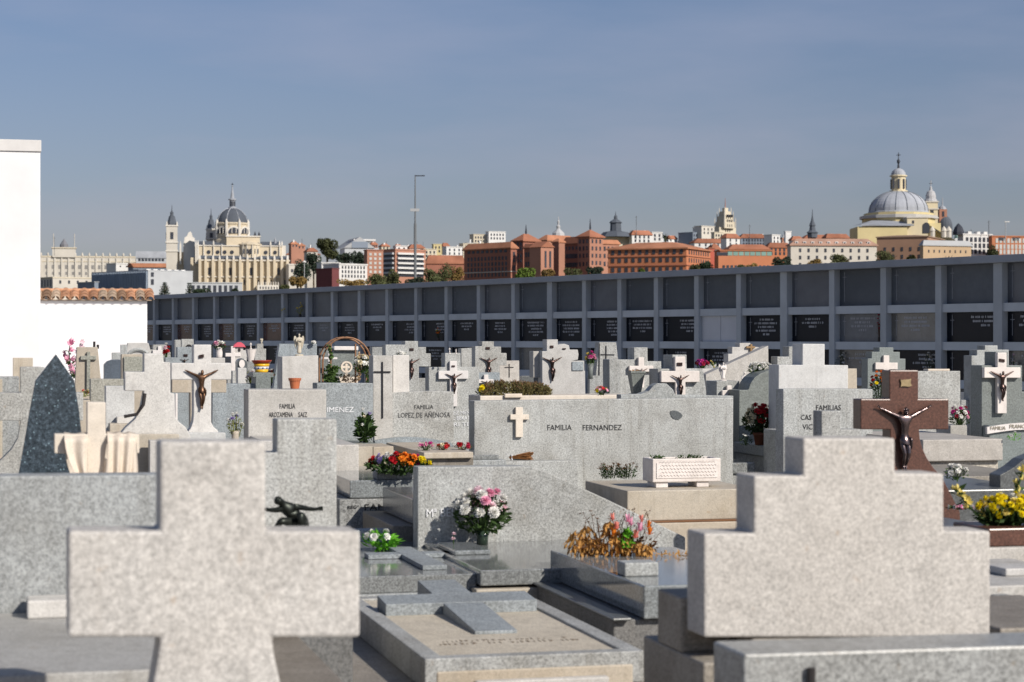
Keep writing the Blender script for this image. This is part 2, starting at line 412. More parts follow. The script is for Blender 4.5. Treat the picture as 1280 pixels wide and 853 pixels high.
    g.slab('kerb_top', u0-.16, u0-.06, .0, 1.98, .285, .30, G_DARK)
    g.slab('granite_cube', u0+.02, u0+.20, .38, .52, h, h+.07, G_GREY)
    # headstone with sloping shoulder and vase
    g = Grave('speckled grey headstone with sloping right shoulder behind a vase of pink and white flowers', 680, 13)
    g.part('headstone', [(522, None), (522, 584), (655, 583)] + [(668, 585), (684, 590), (760, 625), (857, 672), (857, None)], .15, G_GREY, 0, .008)
    g.text('Mª BEL', 533, 570, 646, 10, -.004, LETTER_W)
    u0, u1 = g.U(530), g.U(760)
    g.slab('plinth', u0-.03, u1+.03, -1.58, -.005, 0, .27, G_BEIGE)
    g.slab('ledger_slab', u0, u1, -1.55, -.005, .285, .372, G_POL)
    g.slab('raised_tablet', u0+.03, u0+.25, -.75, -.25, .372, .40, G_POL)
    # two-tier slab behind it
    g = Grave('two-tiered dark polished tomb left of the speckled sloping headstone, its long side in shade', 522, 13.2)
    u0 = g.U(516); u1 = u0+1.0
    g.slab('lower_tier', u0-.13, u1, .0, 1.14, 0, .45, G_SIDE)
    g.slab('ledger_slab', u0, u1-.03, .0, 1.08, .455, .62, granite('dark_polished', (.22,.22,.22), rough=.15, stain=.3))
    # tomb with name on the base, carrying the long flower tray
    g = Grave('grey tomb with black letters on its foot carrying a small planter of mixed flowers', 455, 14.42)
    u0 = g.U(437.5)
    g.slab('base', u0-.08, u0+.95, -.02, 1.6, 0, .525, granite('speckled_dark', (.33,.34,.34), dark=.35, light=1.5, grain=1.6))
    g.slab('ledger_slab', u0, u0+.9, 0, 1.6, .53, .655, G_POL)
    lettering(g.e, 'inscription', 'REGº', u0-.02, u0+.06, .46, .022, -.022, LETTER)
    lettering(g.e, 'inscription', 'FAMILIA', u0+.10, u0+.40, .445, .045, -.022, LETTER)
    g.slab('flower_tray', g.U(471, .05), g.U(516, .05), .05, .22, .655, .715, G_GREY)
    # rough beige blocks
    g = Grave('row of low rough beige kerb stones before the stone with black cross', 456, 17)
    for i, (a, b_) in enumerate(((418, 436), (437, 466), (466.5, 492))):
        g.part('kerb_stone', [(a, None), (a, 559-(i==0)*(-1)), (b_, 558), (b_, None)], .5, G_BEIGE, 0)
    # planter tomb
    g = Grave('plain beige stone tomb carrying the white rectangular planter, right of centre', 850, 15.6)
    u0, u1 = g.U(784), g.U(946)
    g.slab('lower_tier', u0-.02, u1+.02, -.05, 1.2, 0, .255, G_BEIGE)
    g.slab('joint', u0+.01, u1-.01, -.03, 1.2, .255, .27, plain('rusty_joint', (.20,.10,.05), .8))
    g.slab('upper_tier', u0, u1, 0, 1.15, .27, .50, G_BEIGE)
    # small stone in front of the FAMILIAS headstone
    g = Grave('small grey cross-shaped stone between the red granite cross and the double family headstone', 1045, 13.5)
    g.part('headstone', [(1027, None), (1027, 514), (1051, 514), (1051, 537), (1076, 537), (1076, None)], .15, G_GREY)
    g.ledger(1027, 1090, 1.6, .4)
    # red cross
    g = Grave('polished red granite cross with shining metal crucified figure, right of centre', 1130, 12.3)
    left = [(1113, 620)]; 
    g.part('cross', [(1100, None), (1105, 640), (1113, 600), (1113, 537), (1076, 537), (1076, 499), (1112, 499), (1112, 463), (1148, 463), (1148, 499), (1186, 499), (1186, 537), (1149, 537), (1150, 548), (1153, 560), (1159, 573), (1167, 585), (1178, 597), (1190, 620), (1200, 640), (1206, None)], .12, G_RED, 0, .006)
    b = MB(); u = g.U(1131.5); z = g.Z(1131, 479)
    b.prism([(u-.036,z+.024),(u-.030,z+.018),(u+.02,z+.022),(u+.034,z+.026),(u+.030,z),(u+.038,z-.016),(u+.02,z-.022),(u-.02,z-.018),(u-.034,z-.022),(u-.030,z)], -.012, -.001)
    b.build('title_plaque', BRASSY, g.e)
    g.christ(1129.5, 510, 589, -.012, BRONZE_P, True)
    g.slab('plinth', g.U(1095), g.U(1215), -1.3, -.01, 0, .30, G_RED)
    g.slab('ledger_slab', g.U(1095)-.03, g.U(1215)+.03, -1.33, -.01, .30, .40, G_RED)
near()

def middle():
    # pointed blue stone
    g = Grave('tall pointed dark blue pearl granite stone at the far left', 64, 11.2)
    g.part('headstone', [(14, None), (23, 594), (29, 560), (36, 520), (44, 476), (70, 443), (93, 476), (99, 515), (104, 560), (107, 594), (112, None)], .12, G_PEARL, 0, .004)
    g.slab('plinth', g.U(0), g.U(125), -1.5, -.005, 0, .4, G_DARK)
    # draped cream cross
    g = Grave('cream stone cross draped with a carved cloth, in front of the pointed dark stone', 120, 9.6)
    g.cross(109, 132, 68, 174, 503, 543, 567, None, .11, G_CREAM)
    b = MB(); R = random.Random(2)
    def sheet(xl, xr, yt, yb, folds, depth, n=34, m=22):
        vs = []; fs = []
        for j in range(m+1):
            v = j/m; py = yt + (yb-yt)*v
            for i in range(n+1):
                t = i/n; px = xl(v) + (xr(v)-xl(v))*t
                f = .5+.5*sin(t*folds*2*pi + 1.2 + v*1.1); top = min(1, v*7)
                vs.append((g.U(px, -.03), .045*(1-top) - .018 - depth*f*(.35+.65*v)*top - .016*top, g.Z(px, py, -.03) - .006*(1-f)*(1-top)))
        for j in range(m):
            for i in range(n): a = j*(n+1)+i; fs.append((a, a+1, a+n+2, a+n+1))
        b.add(vs, fs)
    sheet(lambda v: 134 + 2*v, lambda v: 170 - 5*v, 540, 604, 2.6, .030)
    sheet(lambda v: 80 + 25*v**2.2, lambda v: 109.5, 541, 606, 1.3, .030)
    b.build('carved_cloth', G_CREAM, g.e, smooth=True).modifiers.new('solid', 'SOLIDIFY').thickness = -.03
    g.slab('step', g.U(76), g.U(160), -.08, .25, .951, g.Z(100, 597), G_CREAM)
    g.slab('plinth', g.U(50), g.U(190), -.3, 1.0, 0, .95, G_BEIGE)
    # grey big cross far left
    g = Grave('grey granite cross with thick arms, partly behind the pointed dark stone at the left edge', 40, 13)
    g.part('cross', [(-30, None), (-24, 600), (0, 576), (14, 562), (22, 548), (25, 530), (25, 526), (-40, 526), (-40, 491), (25, 491), (25, 459), (56, 459), (56, 491), (104, 491), (104, 526), (60, 526), (66, 560), (90, 590), (110, None)], .16, G_GREY)
    g = Grave('flat topped grey stone at the left edge behind the thick armed grey cross', 0, 15.5)
    g.part('headstone', block((-30, 24), 471), .15, G_MID); g.part('trim', block((-30, 3), 474), .03, G_BEIGE, -.035); g.ledger(-30, 24)
    g = Grave('small square beige stone rising against the white building at the left', 28, 22)
    g.part('headstone', block((16, 41), 447.5), .2, G_BEIGE); g.ledger(14, 43)
    g = Grave('tapered beige headstone with long raised cross beside pink flowers at the left', 110, 20)
    g.part('headstone', [(92, None), (92, 500), (95, 434), (121, 434), (128, 500), (129, None)], .16, G_BEIGE)
    g.cross(107.5, 112, 100, 119.5, 440, 445, 450, 490, .03, granite('greenish_stone', (.36,.37,.33)), -.032)
    for a in (117, 121.5):
        b = MB(); b.tube([(g.U(a), .05, g.Z(a, 436)), (g.U(a), .05, g.Z(a, 427+(a>120)*4))], .012, 6); b.build('finial', IRON, g.e)
    g.ledger(90, 131)
    g = Grave('beige block headstone with square upper panel left of the pale curved cross', 143, 17)
    g.part('headstone', [(113, None), (113, 474), (156, 474), (156, None)], .2, granite('grey_beige', (.40,.395,.35))); g.ledger(113, 156, 1.5)
    g.slab('step', g.U(96), g.U(113)-.004, -.1, .3, 0, g.Z(105, 500), G_BEIGE)
    g = Grave('wide pale smooth headstone directly behind the pale curved cross', 180, 15.6)
    g.part('headstone', [(132, None), (132, 483), (150, 483), (168, 483), (168, None)], .18, G_PALE)
    for i, (a, b_, y) in enumerate(((137, 176, 530), (146, 186, 521))): g.part('step', block((a, b_), y), .2, G_BEIGE, -.25-.0*i + .0) if i == 0 else g.part('step', block((a, b_), y), .1, G_PALE, -.11)
    g = Grave('beige square framed stone panel behind the pale curved cross', 167, 19)
    g.part('headstone', block((153, 183), 443), .2, G_BEIGE); g.part('panel', [(156, 475), (156, 446), (179.5, 446), (179.5, 475)], .02, granite('greenish_stone', (.4,.4,.36)), -.022); g.ledger(150, 186)
    # pale curved cross W
    g = Grave('pale granite cross with curved flaring foot left of the white bronze crucifix cross', 192, 13.25)
    g.part('cross', [(140, None), (143, 552), (157, 535), (169, 524), (176, 510), (180, 489), (156, 489), (156, 465), (180, 465), (180, 442), (204, 442), (204, 453), (213, 453), (213, 492), (218, 492), (219, 522), (224, 528), (232, 534), (238, 545), (240, None)], .16, G_PALE)
    b = MB(); x, z = g.U(178, -.02), g.Z(178, 510, -.02)
    b.tube([(g.U(181, -.02), -.02, g.Z(181, 492, -.02)), (g.U(179, -.02), -.02, g.Z(179, 506, -.02)), (g.U(171, -.02), -.02, g.Z(171, 518, -.02)), (g.U(155, -.02), -.02, g.Z(155, 521, -.02))], .012, 6)
    b.build('iron_trim', IRON, g.e)
    g.part('base', block((150, 224), 543), .06, G_BEIGE, -.065)
    # white cross with bronze christ Y
    g = Grave('white stone cross with small bronze crucified figure standing on a long white block', 252, 14.0)
    g.part('cross', [(232, None), (234, 541), (238, 536), (241, 528), (242, 518), (242, 475), (214, 475), (214, 454), (242, 454), (242, 431), (264, 431), (264, 454), (289, 454), (289, 475), (264, 475), (264, 528), (267, 534), (272, 538), (273, 541), (274, None)], .15, G_BRIGHT)
    g.part('plinth_block', block((224, 282), 541), .06, G_PALE, -.065)
    g.part('title_plaque', [(249, 448), (249, 444), (255, 443), (255, 447)], .01, BRONZE, -.012, 0)
    g.christ(252, 463, 512, -.01, plain('gilt_bronze', (.11,.06,.035), .35, .7, .5, 25))
    g.part('wide_block', [(187, None), (187, 551), (345, 551), (345, None)], .14, G_PALE, -.95)
    g = Grave('tall blue-grey slab headstone seen right of the white bronze crucifix cross', 292, 19)
    g.part('headstone', block((264, 320), 480), .2, G_BLUE); g.ledger(264, 320)
    g = Grave('beige stone cross whose arm shows behind the white bronze crucifix cross', 250, 17)
    g.cross(238, 262, 215, 283, 470, 475, 491, None, .16, G_BEIGE)
    g.part('lantern_frame', block((219, 222), 492), .03, G_WHITE, -.05)
    # AROZAMENA
    g = Grave('pale headstone with two lines of black lettering, a terracotta pot on top', 358, 17)
    g.part('headstone', block((310, 408), 487), .32, G_WARM, 0, .01)
    g.text('FAMILIA', 349.5, 369, 511, 6.2, 0); g.text('AROZAMENA', 336, 366, 521.5, 6.2, 0); g.text('SAIZ', 373, 384, 521.5, 6.2, 0)
    g.slab('ledger_slab', g.U(312), g.U(408), -1.6, -.005, .0, .85, G_WARM)
    g = Grave('tall pale block behind the terracotta pot, with a cream angel on top', 375, 20)
    g.part('headstone', [(352.5, None), (352.5, 446), (398, 444.5), (398, None)], .3, G_PALE); g.ledger(352, 398)
    g = Grave('grey trapezoid headstone behind the angel block', 370, 26)
    g.part('headstone', [(341, None), (341, 490), (345, 460), (349, 430), (396, 430), (396, None)], .2, G_BLUE); g.ledger(341, 396)
    g = Grave('grey pedestal with overhanging top carrying the colourful painted pot', 327, 19)
    g.part('pedestal', [(318, None), (318, 472), (314.5, 472), (314.5, 466), (340.5, 466), (340.5, 472), (337, 472), (337, None)], .3, G_GREEN); g.slab('ledger_slab', g.U(314), g.U(341), -1.2, -.005, 0, .4, G_MID)
    g = Grave('blue-grey wide headstone with large white name letters left of the black cross stone', 431, 18.5)
    g.part('headstone', block((395, 466), 479), .22, G_BLUE)
    g.text('JIMENEZ', 404.5, 441.5, 515.5, 6.4, 0, LETTER_W)
    g.slab('plinth', g.U(395)-.03, g.U(466)+.03, -1.2, -.005, 0, .62, G_BLUE)
    # celtic stones behind
    g = Grave('dark grey panel headstone with white coping under the rusty rose arch', 424, 22)
    g.part('headstone', block((399, 446), 436), .12, G_GREEN); g.part('coping', [(416, 438), (416, 433), (446.5, 433), (446.5, 438)], .2, G_WHITE, -.05)
    g.cross(408.5, 411, 400, 420, 440, 447, 449.5, None, .05, G_WHITE, -.2, 'white_cross')
    b = MB(); x, z = g.U(431, -.3), g.Z(431, 459, -.3); r = .062
    n = 24
    vs = []; fs = []
    for i in range(n):
        a = 2*pi*i/n
        for rr, y in ((r, -.33), (r, -.27), (r*.72, -.27), (r*.72, -.33)): vs.append((x+rr*cos(a), y, z+rr*sin(a)))
    for i in range(n):
        for k in range(4): fs.append((i*4+k, i*4+(k+1)%4, ((i+1)%n)*4+(k+1)%4, ((i+1)%n)*4+k))
    b.add(vs, fs); b.box(x-.012, x+.012, -.32, -.28, z-.19, z+.058); b.box(x-.058, x-.013, -.32, -.28, z-.012, z+.012); b.box(x+.013, x+.058, -.32, -.28, z-.012, z+.012)
    b.box(x-.1, x+.12, -.34, -.26, .9, z-.105)
    b.build('ringed_cross', G_CREAM, g.e)
    g.ledger(399, 446)
    # LOPEZ
    g = Grave('grey headstone with dark lettering and a tall beige pillar with long black cross', 520, 19)
    g.part('pillar', [(468, None), (468, 534), (466.6, 534), (466.6, 444.5), (491, 444.5), (491, 534), (490, None)], .22, G_WARM, -.03)
    g.cross(477.5, 479.3, 467.8, 488.6, 452.5, 464.2, 466, 523, .01, INLAY_SHADE, -.041, 'inlaid_cross', 0)
    g.part('white_pillar', [(491.5, 500), (491.5, 444), (512, 444), (512, 500)], .16, G_BRIGHT, .05)
    g.part('headstone', [(490.5, None), (490.5, 491), (520, 489.5), (548, 489), (567.5, 490), (567.5, None)], .2, G_GREY)
    g.text('FAMILIA', 518, 542, 511.5, 5.2, 0, plain('worn_dark', (.08,.08,.08))); g.text('LOPEZ DE AÑENOSA', 498, 563, 522, 6.2, 0, MATS['worn_dark'])
    b = MB(); pts = g.P([(468, 562)] + [(468+ i*10.5, 553 - 6.5*sin(pi*min(1, (i+1)/10.))) for i in range(10)] + [(570, 562)], -.1)
    b.prism(pts, -.14, -.035); b.build('curved_kerb', G_BLUE, g.e)
    g.slab('plinth', g.U(468)-.05, g.U(568)+.05, -1.8, -.15, 0, .62, G_MID)
    g.slab('ledger_slab', g.U(468), g.U(568), -1.75, -.15, .62, .66, G_POL)
    # small slabs left of LOPEZ
    g = Grave('low dark polished tomb with white lilies at its corner left of the black cross stone', 452, 18)
    g.slab('plinth', g.U(436), g.U(466), -.1, 1.2, 0, .60, G_GREEN); g.slab('ledger_slab', g.U(433), g.U(466), -.15, 1.2, .60, .74, G_GREEN)
    # FERNANDEZ
    g = Grave('very wide grey granite headstone with white cross and dark lettering, centre', 755, 18.5)
    g.part('headstone', [(592, None), (592, 501.5), (918, 497), (918, None)], .2, G_GREY, 0, .01)
    g.cross(644.3, 653.3, 637.6, 661, 509.5, 518.5, 525, 547, .035, G_CREAM, -.037)
    g.text('FAMILIA', 684, 714.5, 538, 6.8, 0); g.text('FERNANDEZ', 728.5, 777.5, 538, 6.8, 0)
    b = MB(); u, z = g.U(846, -.01), g.Z(846, 519, -.01); R = random.Random(4)
    b.prism([(u+.058*cos(a)*(1+.15*sin(3*a)) + .01*sin(a), z+.038*sin(a)-.02*cos(a)) for a in [2*pi*i/14 for i in range(14)]], -.006, -.0005); b.build('dark_patch', G_DARK, g.e)
    g.slab('step', g.U(599, -.25), g.U(722, -.25), -.25, -.005, .30, g.Z(640, 577.5, -.25), G_GREY)
    g.slab('plinth', g.U(588), g.U(922), -.4, -.005, 0, .30, G_MID)
    g.slab('ledger_slab', g.U(588), g.U(700), -2.6, -.41, 0, .33, G_MID)
    g.slab('side_kerb', g.U(575), g.U(588)-.01, -2.2, .1, 0, .46, G_SIDE)
    g = Grave('low grey slab with red blooms between the black cross stone and wide lettered headstone', 560, 16.5)
    g.slab('plinth', g.U(540), g.U(592), .0, 1.6, 0, .69, G_SIDE); g.slab('ledger_slab', g.U(528), g.U(590), -.05, 1.6, .69, .74, G_BEIGE)
middle()

def far():
    # second-row stones
    g = Grave('grey stepped cross headstone with dark crucified figure behind the beige black-cross pillar', 512, 24)
    g.part('headstone', [(482, None), (482, 431), (506.5, 431), (506.5, 426.5), (523, 426.5), (523, 434), (533, 434), (533, 442), (539, 442), (539, 458.5), (524, 458.5), (524, None)], .2, G_GREY)
    g.part('title_plaque', [(512.5, 438.5), (512.5, 435.5), (517.5, 435.5), (517.5, 438.5)], .01, BRONZE, -.012, 0)
    g.christ(514.5, 449, 474, -.01); g.slab('base', g.U(484), g.U(540), .05, .25, 0, g.Z(510, 473), G_MID); g.ledger(482, 540)
    g = Grave('grey block stone with square left shoulder beneath the leftmost white bronze-figured cross at centre', 560, 22)
    g.part('headstone', [(537, None), (537, 459), (557.5, 459), (557.5, 441.5), (577, 441.5), (577, 459), (600, 459), (600, None)], .2, G_GREY)
    g.cross(563.5, 572.5, 549.5, 586.5, 451.5, 463.8, 474, 508.5, .04, G_WHITE, -.042); g.part('title_plaque', [(566, 459), (566, 457), (570, 457), (570, 459)], .008, BRONZE, -.052, 0)
    g.christ(568.5, 467.5, 493, -.05)
    for i, (s, y) in enumerate((('DEZ MEN', 518.5), ('AL BEKAT', 525), ('ERI TE', 533))): g.text(s, 563, 588, y, 4.6, -.003, LETTER_W)
    g.ledger(537, 600, 1.6, .5)
    g = Grave('grey rectangular stone left of the grey stepped crucifix stone, near centre', 586, 27)
    g.part('headstone', [(577, None), (577, 436), (594, 435), (594, None)], .2, G_GREY); g.ledger(575, 594)
    g = Grave('grey stepped cross headstone with outstretched bronze figure, left of the hedge planter', 614, 26)
    g.part('headstone', [(593.5, None), (593.5, 433), (602, 433), (602, 427), (617, 427), (617, 433.5), (626, 433.5), (626, 441.5), (633, 441.5), (633, 457), (624, 457), (624, None)], .2, G_GREY)
    g.part('title_plaque', [(607, 437), (607, 434), (612, 434), (612, 437)], .01, BRONZE, -.012, 0); g.christ(610.5, 447.5, 474, -.01); g.ledger(593, 633)
    g = Grave('small white stone cross with dark figure above yellow flowers left of the hedge planter', 611, 23)
    g.part('headstone', block((598, 626), 466), .14, G_BLUE); g.cross(606, 611.5, 599, 618, 468.5, 474.5, 479, 492, .04, G_WHITE, -.043); g.christ(609, 476, 492, -.05); g.ledger(598, 626)
    g = Grave('pale square headstone engraved with a thin cross behind the hedge planter', 638, 30)
    g.part('headstone', [(625, None), (625, 457), (632, 457), (632, 451), (650, 451), (650, None)], .2, G_WARM); g.cross(637.2, 638, 632, 643, 455, 459, 459.8, 472, .01, IRON, -.011, 'engraved_cross', 0); g.ledger(625, 650)
    g = Grave('pale stepped headstone with bronze crucified figure and small rounded top, right of hedge planter', 700, 22)
    g.part('headstone', [(685, None), (685, 439), (668, 439), (668, 472), (679, 472), (679, None)], .15, G_WARM, .1)
    g.part('stepped_cross', [(679, None), (679, 500), (679, 453), (679, 439), (685, 439), (685, 424.5), (699, 424.5), (699, 432)] + [(701, 431), (707, 430), (713, 432)] + [(714, 437.5), (724, 437.5), (725, 444), (724, 450), (717, 451.5), (732, 451.5), (732, 464), (733, 464), (733, None)], .16, G_PALE)
    g.part('title_plaque', [(689.5, 435), (689.5, 432), (693.5, 432), (693.5, 435)], .01, BRONZE, -.012, 0); g.part('title_plaque', [(705, 437), (705, 435.5), (709, 435.5), (709, 437)], .01, BRONZE, -.012, 0)
    g.part('name_plate', [(717, 463.5), (717, 452.5), (731, 452.5), (731, 463.5)], .012, G_BLUE, -.014, 0)
    g.christ(691.5, 447, 477, -.01); g.ledger(668, 733)
    g = Grave('tapered grey headstone with incised cross right of the pale stepped crucifix stone', 758, 27)
    g.part('headstone', [(741, None), (743, 474), (748, 428), (769, 428), (774.5, 474), (775, None)], .2, G_GREY)
    g.part('groove', [(747.5, 470), (747.5, 430), (748.6, 430), (748.6, 470)], .01, INLAY_SHADE, -.011, 0)
    g.cross(756, 757, 750, 767, 432.5, 443, 444, 456, .01, INLAY_SHADE, -.011, 'incised_cross', 0)  # black strips put the shade inside the cut lines into colour
    g.part('base', block((736, 775), 470), .1, G_MID, -.11); g.ledger(740, 775)
    g = Grave('grey stepped cross with small white crucifix cross, behind the tapered stone urn', 800, 23)
    g.part('headstone', [(776, None), (776, 449.5), (794, 449.5), (794, 434.5), (811, 434.5), (811, 452), (828, 452), (828, None)], .25, G_GREY)
    g.cross(799.5, 806.5, 788, 818, 447, 457.5, 465, 485, .05, G_WHITE, -.052); g.christ(803, 461, 480, -.06)
    g.slab('side_block', g.U(761), g.U(776)-.01, -.05, .2, 0, g.Z(768, 449), G_MID); g.ledger(770, 828, 1.8, .5)
    g = Grave('grey cross stone framing a large white crucifix cross, centre right behind the wide headstone', 852, 20)
    g.part('headstone', [(824, None), (824, 461), (842, 461), (842, 443.5), (860, 443.5), (860, 461), (880, 461), (884, 490), (884, None)], .3, G_GREY)
    g.cross(846, 858.5, 828.5, 876, 446, 464, 478, 508, .06, G_WHITE, -.064); g.part('title_plaque', [(848.5, 457.5), (848.5, 453.5), (855, 453.5), (855, 457.5)], .01, BRONZE, -.075, 0)
    g.christ(852, 469.5, 497, -.075); g.ledger(824, 884, 1.2, .5)
    g = Grave('low grey stone with curved shoulder in front of the white framed crucifix cross', 822, 19.2)
    g.part('headstone', [(775, None), (775, 494), (800, 493), (810, 489), (815, 483), (820, 479.5), (832, 479.5), (840, 487), (843, 493.5), (915, 494), (915, None)], .15, G_GREY)
    # ramp stone
    g = Grave('pale headstone with long diagonal top rising to the right, behind white angel statues', 922, 24)
    g.part('headstone', [(884, None), (884, 468), (962, 432.5), (962, None)], .2, G_WARM); g.ledger(884, 962)
    g = Grave('small pale stepped stone with wooden crucifix above the diagonal headstone', 930, 31)
    g.part('headstone', [(910, None), (910, 442.5), (915, 442.5), (915, 434), (924.5, 434), (924.5, 429), (938, 429), (938, 434), (948.5, 434), (948.5, None)], .2, G_PALE)
    g.cross(938, 940.5, 933, 944, 430.5, 433, 435.5, 443, .03, plain('varnished_wood', (.30,.19,.09)), -.04, 'wooden_cross'); g.ledger(910, 948)
    g = Grave('low grey pedestal carrying two white statuettes and a small white crucifix', 912, 20.5)
    g.part('pedestal', [(896, None), (896, 476.5), (925, 476.5), (925, 488), (934, 488), (934, None)], .3, G_GREY)
    g.part('white_cross', [(903, 495), (903, 488), (909, 488), (909, 482), (915, 482), (915, 488), (919, 488), (919, 495)], .04, G_WHITE, -.05); g.ledger(896, 934, 1.2)
    g = Grave('greenish grey headstone with quarter-round shoulder behind the red and cream chrysanthemums', 950, 20.2)
    g.part('headstone', [(923.5, None), (923.5, 488), (935, 487.5), (938, 479), (943, 472), (950, 467), (958, 464), (968, 462), (985, 461), (985, None)], .3, G_GREEN)
    g.ledger(923, 985, 1.1, .64, G_BLUE)
    g.slab('low_pillar', g.U(952, -1.2), g.U(976, -1.2), -1.5, -1.2, .0, g.Z(960, 537, -1.4), G_GREY)
    # FAMILIAS
    g = Grave('wide grey headstone with plural family inscription, topped by a bright white stepped block', 1035, 16.8)
    g.part('headstone', block((979, 1091), 486.5), .17, G_GREY)
    g.text('FAMILIAS', 1020, 1051, 513, 6.6, 0); g.text('CAS', 1001, 1014, 525, 6.6, 0); g.text('VIC', 1003, 1015.5, 537, 6.6, 0)
    g.ledger(979, 1091, 1.6, .55)
    g = Grave('bright white stepped cross block rising behind the plural family inscription', 1016, 19.2)
    g.part('stepped_cross', [(973, None), (973, 456.5), (1002.5, 456.5), (1002.5, 430), (1030, 430), (1030, 456.5), (1059, 456.5), (1059, None)], .28, G_BRIGHT); 
    g = Grave('beige block headstone right of the bright white stepped cross', 1062, 20.5)
    g.part('headstone', block((1050, 1073), 461), .2, G_BEIGE); g.ledger(1045, 1073)
    g = Grave('grey stepped stone peeping out left of the bright white stepped cross', 985, 24)
    g.part('headstone', [(972, None), (972, 446), (986.5, 446), (986.5, 433.5), (1004, 433.5), (1004, None)], .2, G_GREY); g.ledger(972, 1004)
    g = Grave('dark grey many-stepped stone with white cross behind the orange flowers, right', 1108, 26)
    g.part('headstone', [(1084, None), (1084, 448.5), (1089, 448.5), (1089, 440), (1098.5, 440), (1098.5, 434.5), (1116, 434.5), (1116, 440), (1124, 440), (1124, 448.5), (1131, 448.5), (1131, None)], .2, G_GREEN)
    g.cross(1104, 1111, 1094, 1121.5, 444.5, 453.5, 462, 480, .04, G_WHITE, -.043); g.ledger(1084, 1131)
    g = Grave('plain pale grey headstone with beige cap behind the red granite cross', 1174, 21)
    g.part('headstone', block((1148, 1201), 464), .2, G_GREY); g.part('cap', [(1161, 464), (1161, 461.3), (1188, 461.3), (1188, 464)], .12, G_CREAM, .03); g.ledger(1140, 1201)
    g.slab('side_block', g.U(1201)+.004, g.U(1207), 0, .2, 0, g.Z(1204, 512), G_GREY)
    g = Grave('grey stepped cross with bronze arm showing, behind the dark stone with white crucifix', 1238, 24)
    g.part('headstone', [(1215, None), (1215, 444.5), (1222, 444.5), (1222, 437.5), (1232, 437.5), (1232, 432), (1248, 432), (1248, 437.5), (1262, 437.5), (1262, None)], .2, G_GREY)
    g.christ(1241, 447, 470, -.01); g.ledger(1215, 1262)
    g = Grave('dark green-grey cross stone with white crucifix cross and arched white name band at right edge', 1255, 16.8)
    g.part('headstone', [(1227, None), (1227, 457), (1244.5, 457), (1244.5, 440), (1260, 440), (1260, 457), (1278, 457), (1278, 490), (1310, 490), (1310, None)], .2, G_GREEN)
    g.cross(1247, 1258.5, 1230.5, 1276, 441, 459.5, 472.5, 517, .045, G_WHITE, -.047); g.part('title_plaque', [(1249.5, 452), (1249.5, 448.5), (1256, 449.5), (1256, 453)], .01, BRONZE, -.056, 0)
    g.christ(1252.5, 464.5, 502, -.055)
    b = MB(); top = [(1232+ i*9, 534 - 5.5*sin(pi*(i*9)/100.)) for i in range(10)]; bot = [(x, y+8.5) for x, y in top]
    b.prism(g.P(top + bot[::-1], -.12), -.15, -.12); b.build('name_band', G_WHITE, g.e)
    g.text('FAMILIA', 1238, 1257, 537.5, 4.6, -.152, LETTER_G); g.text('FRANC', 1262, 1281, 535.5, 4.8, -.152, LETTER_G)
    g.slab('kerb', g.U(1228), g.U(1310), -.12, -.005, 0, g.Z(1260, 531), G_GREEN); g.ledger(1227, 1310, 1.8, .62, G_POL, .13)
    # right-hand low slabs
    g = Grave('low beige tomb with rough-hewn front face, right side', 1210, 16)
    g.slab('upper_slab', g.U(1150), g.U(1250), -.05, 1.4, .70, g.Z(1200, 549), G_WARM); g.slab('rough_base', g.U(1140), g.U(1248), 0, 1.4, 0, .70, granite('rough_face', (.58,.55,.49), dark=.6, light=1.2, bump=1.0, grain=2.5))
    g = Grave('broad flat beige slab in front of the rough-faced tomb, right side', 1225, 14.5)
    g.slab('ledger_slab', g.U(1172), g.U(1300), -.1, 1.2, .0, g.Z(1225, 594), granite('brownish_granite', (.33,.30,.26)))
    g = Grave('dark polished slab with curved dark headstone behind the yellow flowers', 1215, 12.9)
    g.slab('ledger_slab', g.U(1168), g.U(1290), -.15, 1.1, .0, g.Z(1215, 610), G_DARK)
    g.part('headstone', [(1250, None), (1250, 594), (1258, 590), (1268, 584), (1280, 574), (1300, 566), (1320, 566), (1320, None)], .15, G_DARK, .0)
    g = Grave('small upright grey stone block right of the red granite cross', 1198, 17.5)
    g.part('block', block((1188, 1209), 532), .28, G_WARM); g.slab('ledger_slab', g.U(1209)+.004, g.U(1262), -.2, .6, 0, g.Z(1230, 553), G_MID)
    g = Grave('pale tomb with red granite trough of yellow flowers at the right edge', 1262, 10.3)
    g.slab('lower_tier', g.U(1230), g.U(1390), -.02, 1.4, 0, g.Z(1262, 684), G_WARM)
    g.slab('red_trough', g.U(1238), g.U(1330), .02, .42, g.Z(1262, 684)+.002, g.Z(1262, 661), G_RED)
    g.slab('dark_ledger', g.U(1186), g.U(1330), .45, 1.5, .0, g.Z(1262, 684)+.03, G_DARK)
    g = Grave('plain grey tomb with small pale block on top at the right edge', 1262, 8.9)
    g.slab('ledger_slab', g.U(1180), g.U(1400), .0, 1.0, .40, g.Z(1262, 732), G_WARM)
    g.slab('plinth', g.U(1180)+.02, g.U(1400), .03, 1.0, .0, .40, G_SIDE)
    g.slab('small_block', g.U(1257, .3), g.U(1300, .3), .3, .5, g.Z(1262, 732), g.Z(1262, 711, .3), G_PALE)
    g.slab('end_block', g.U(1236), g.U(1256), -.25, -.01, 0, g.Z(1246, 742), G_MID)
    g = Grave('plain pale tomb at the right edge with weathered side, beyond the big stepped cross', 1290, 7.6)
    g.slab('tomb_block', g.U(1250), g.U(1420), .0, .9, .0, .58, G_SIDE)
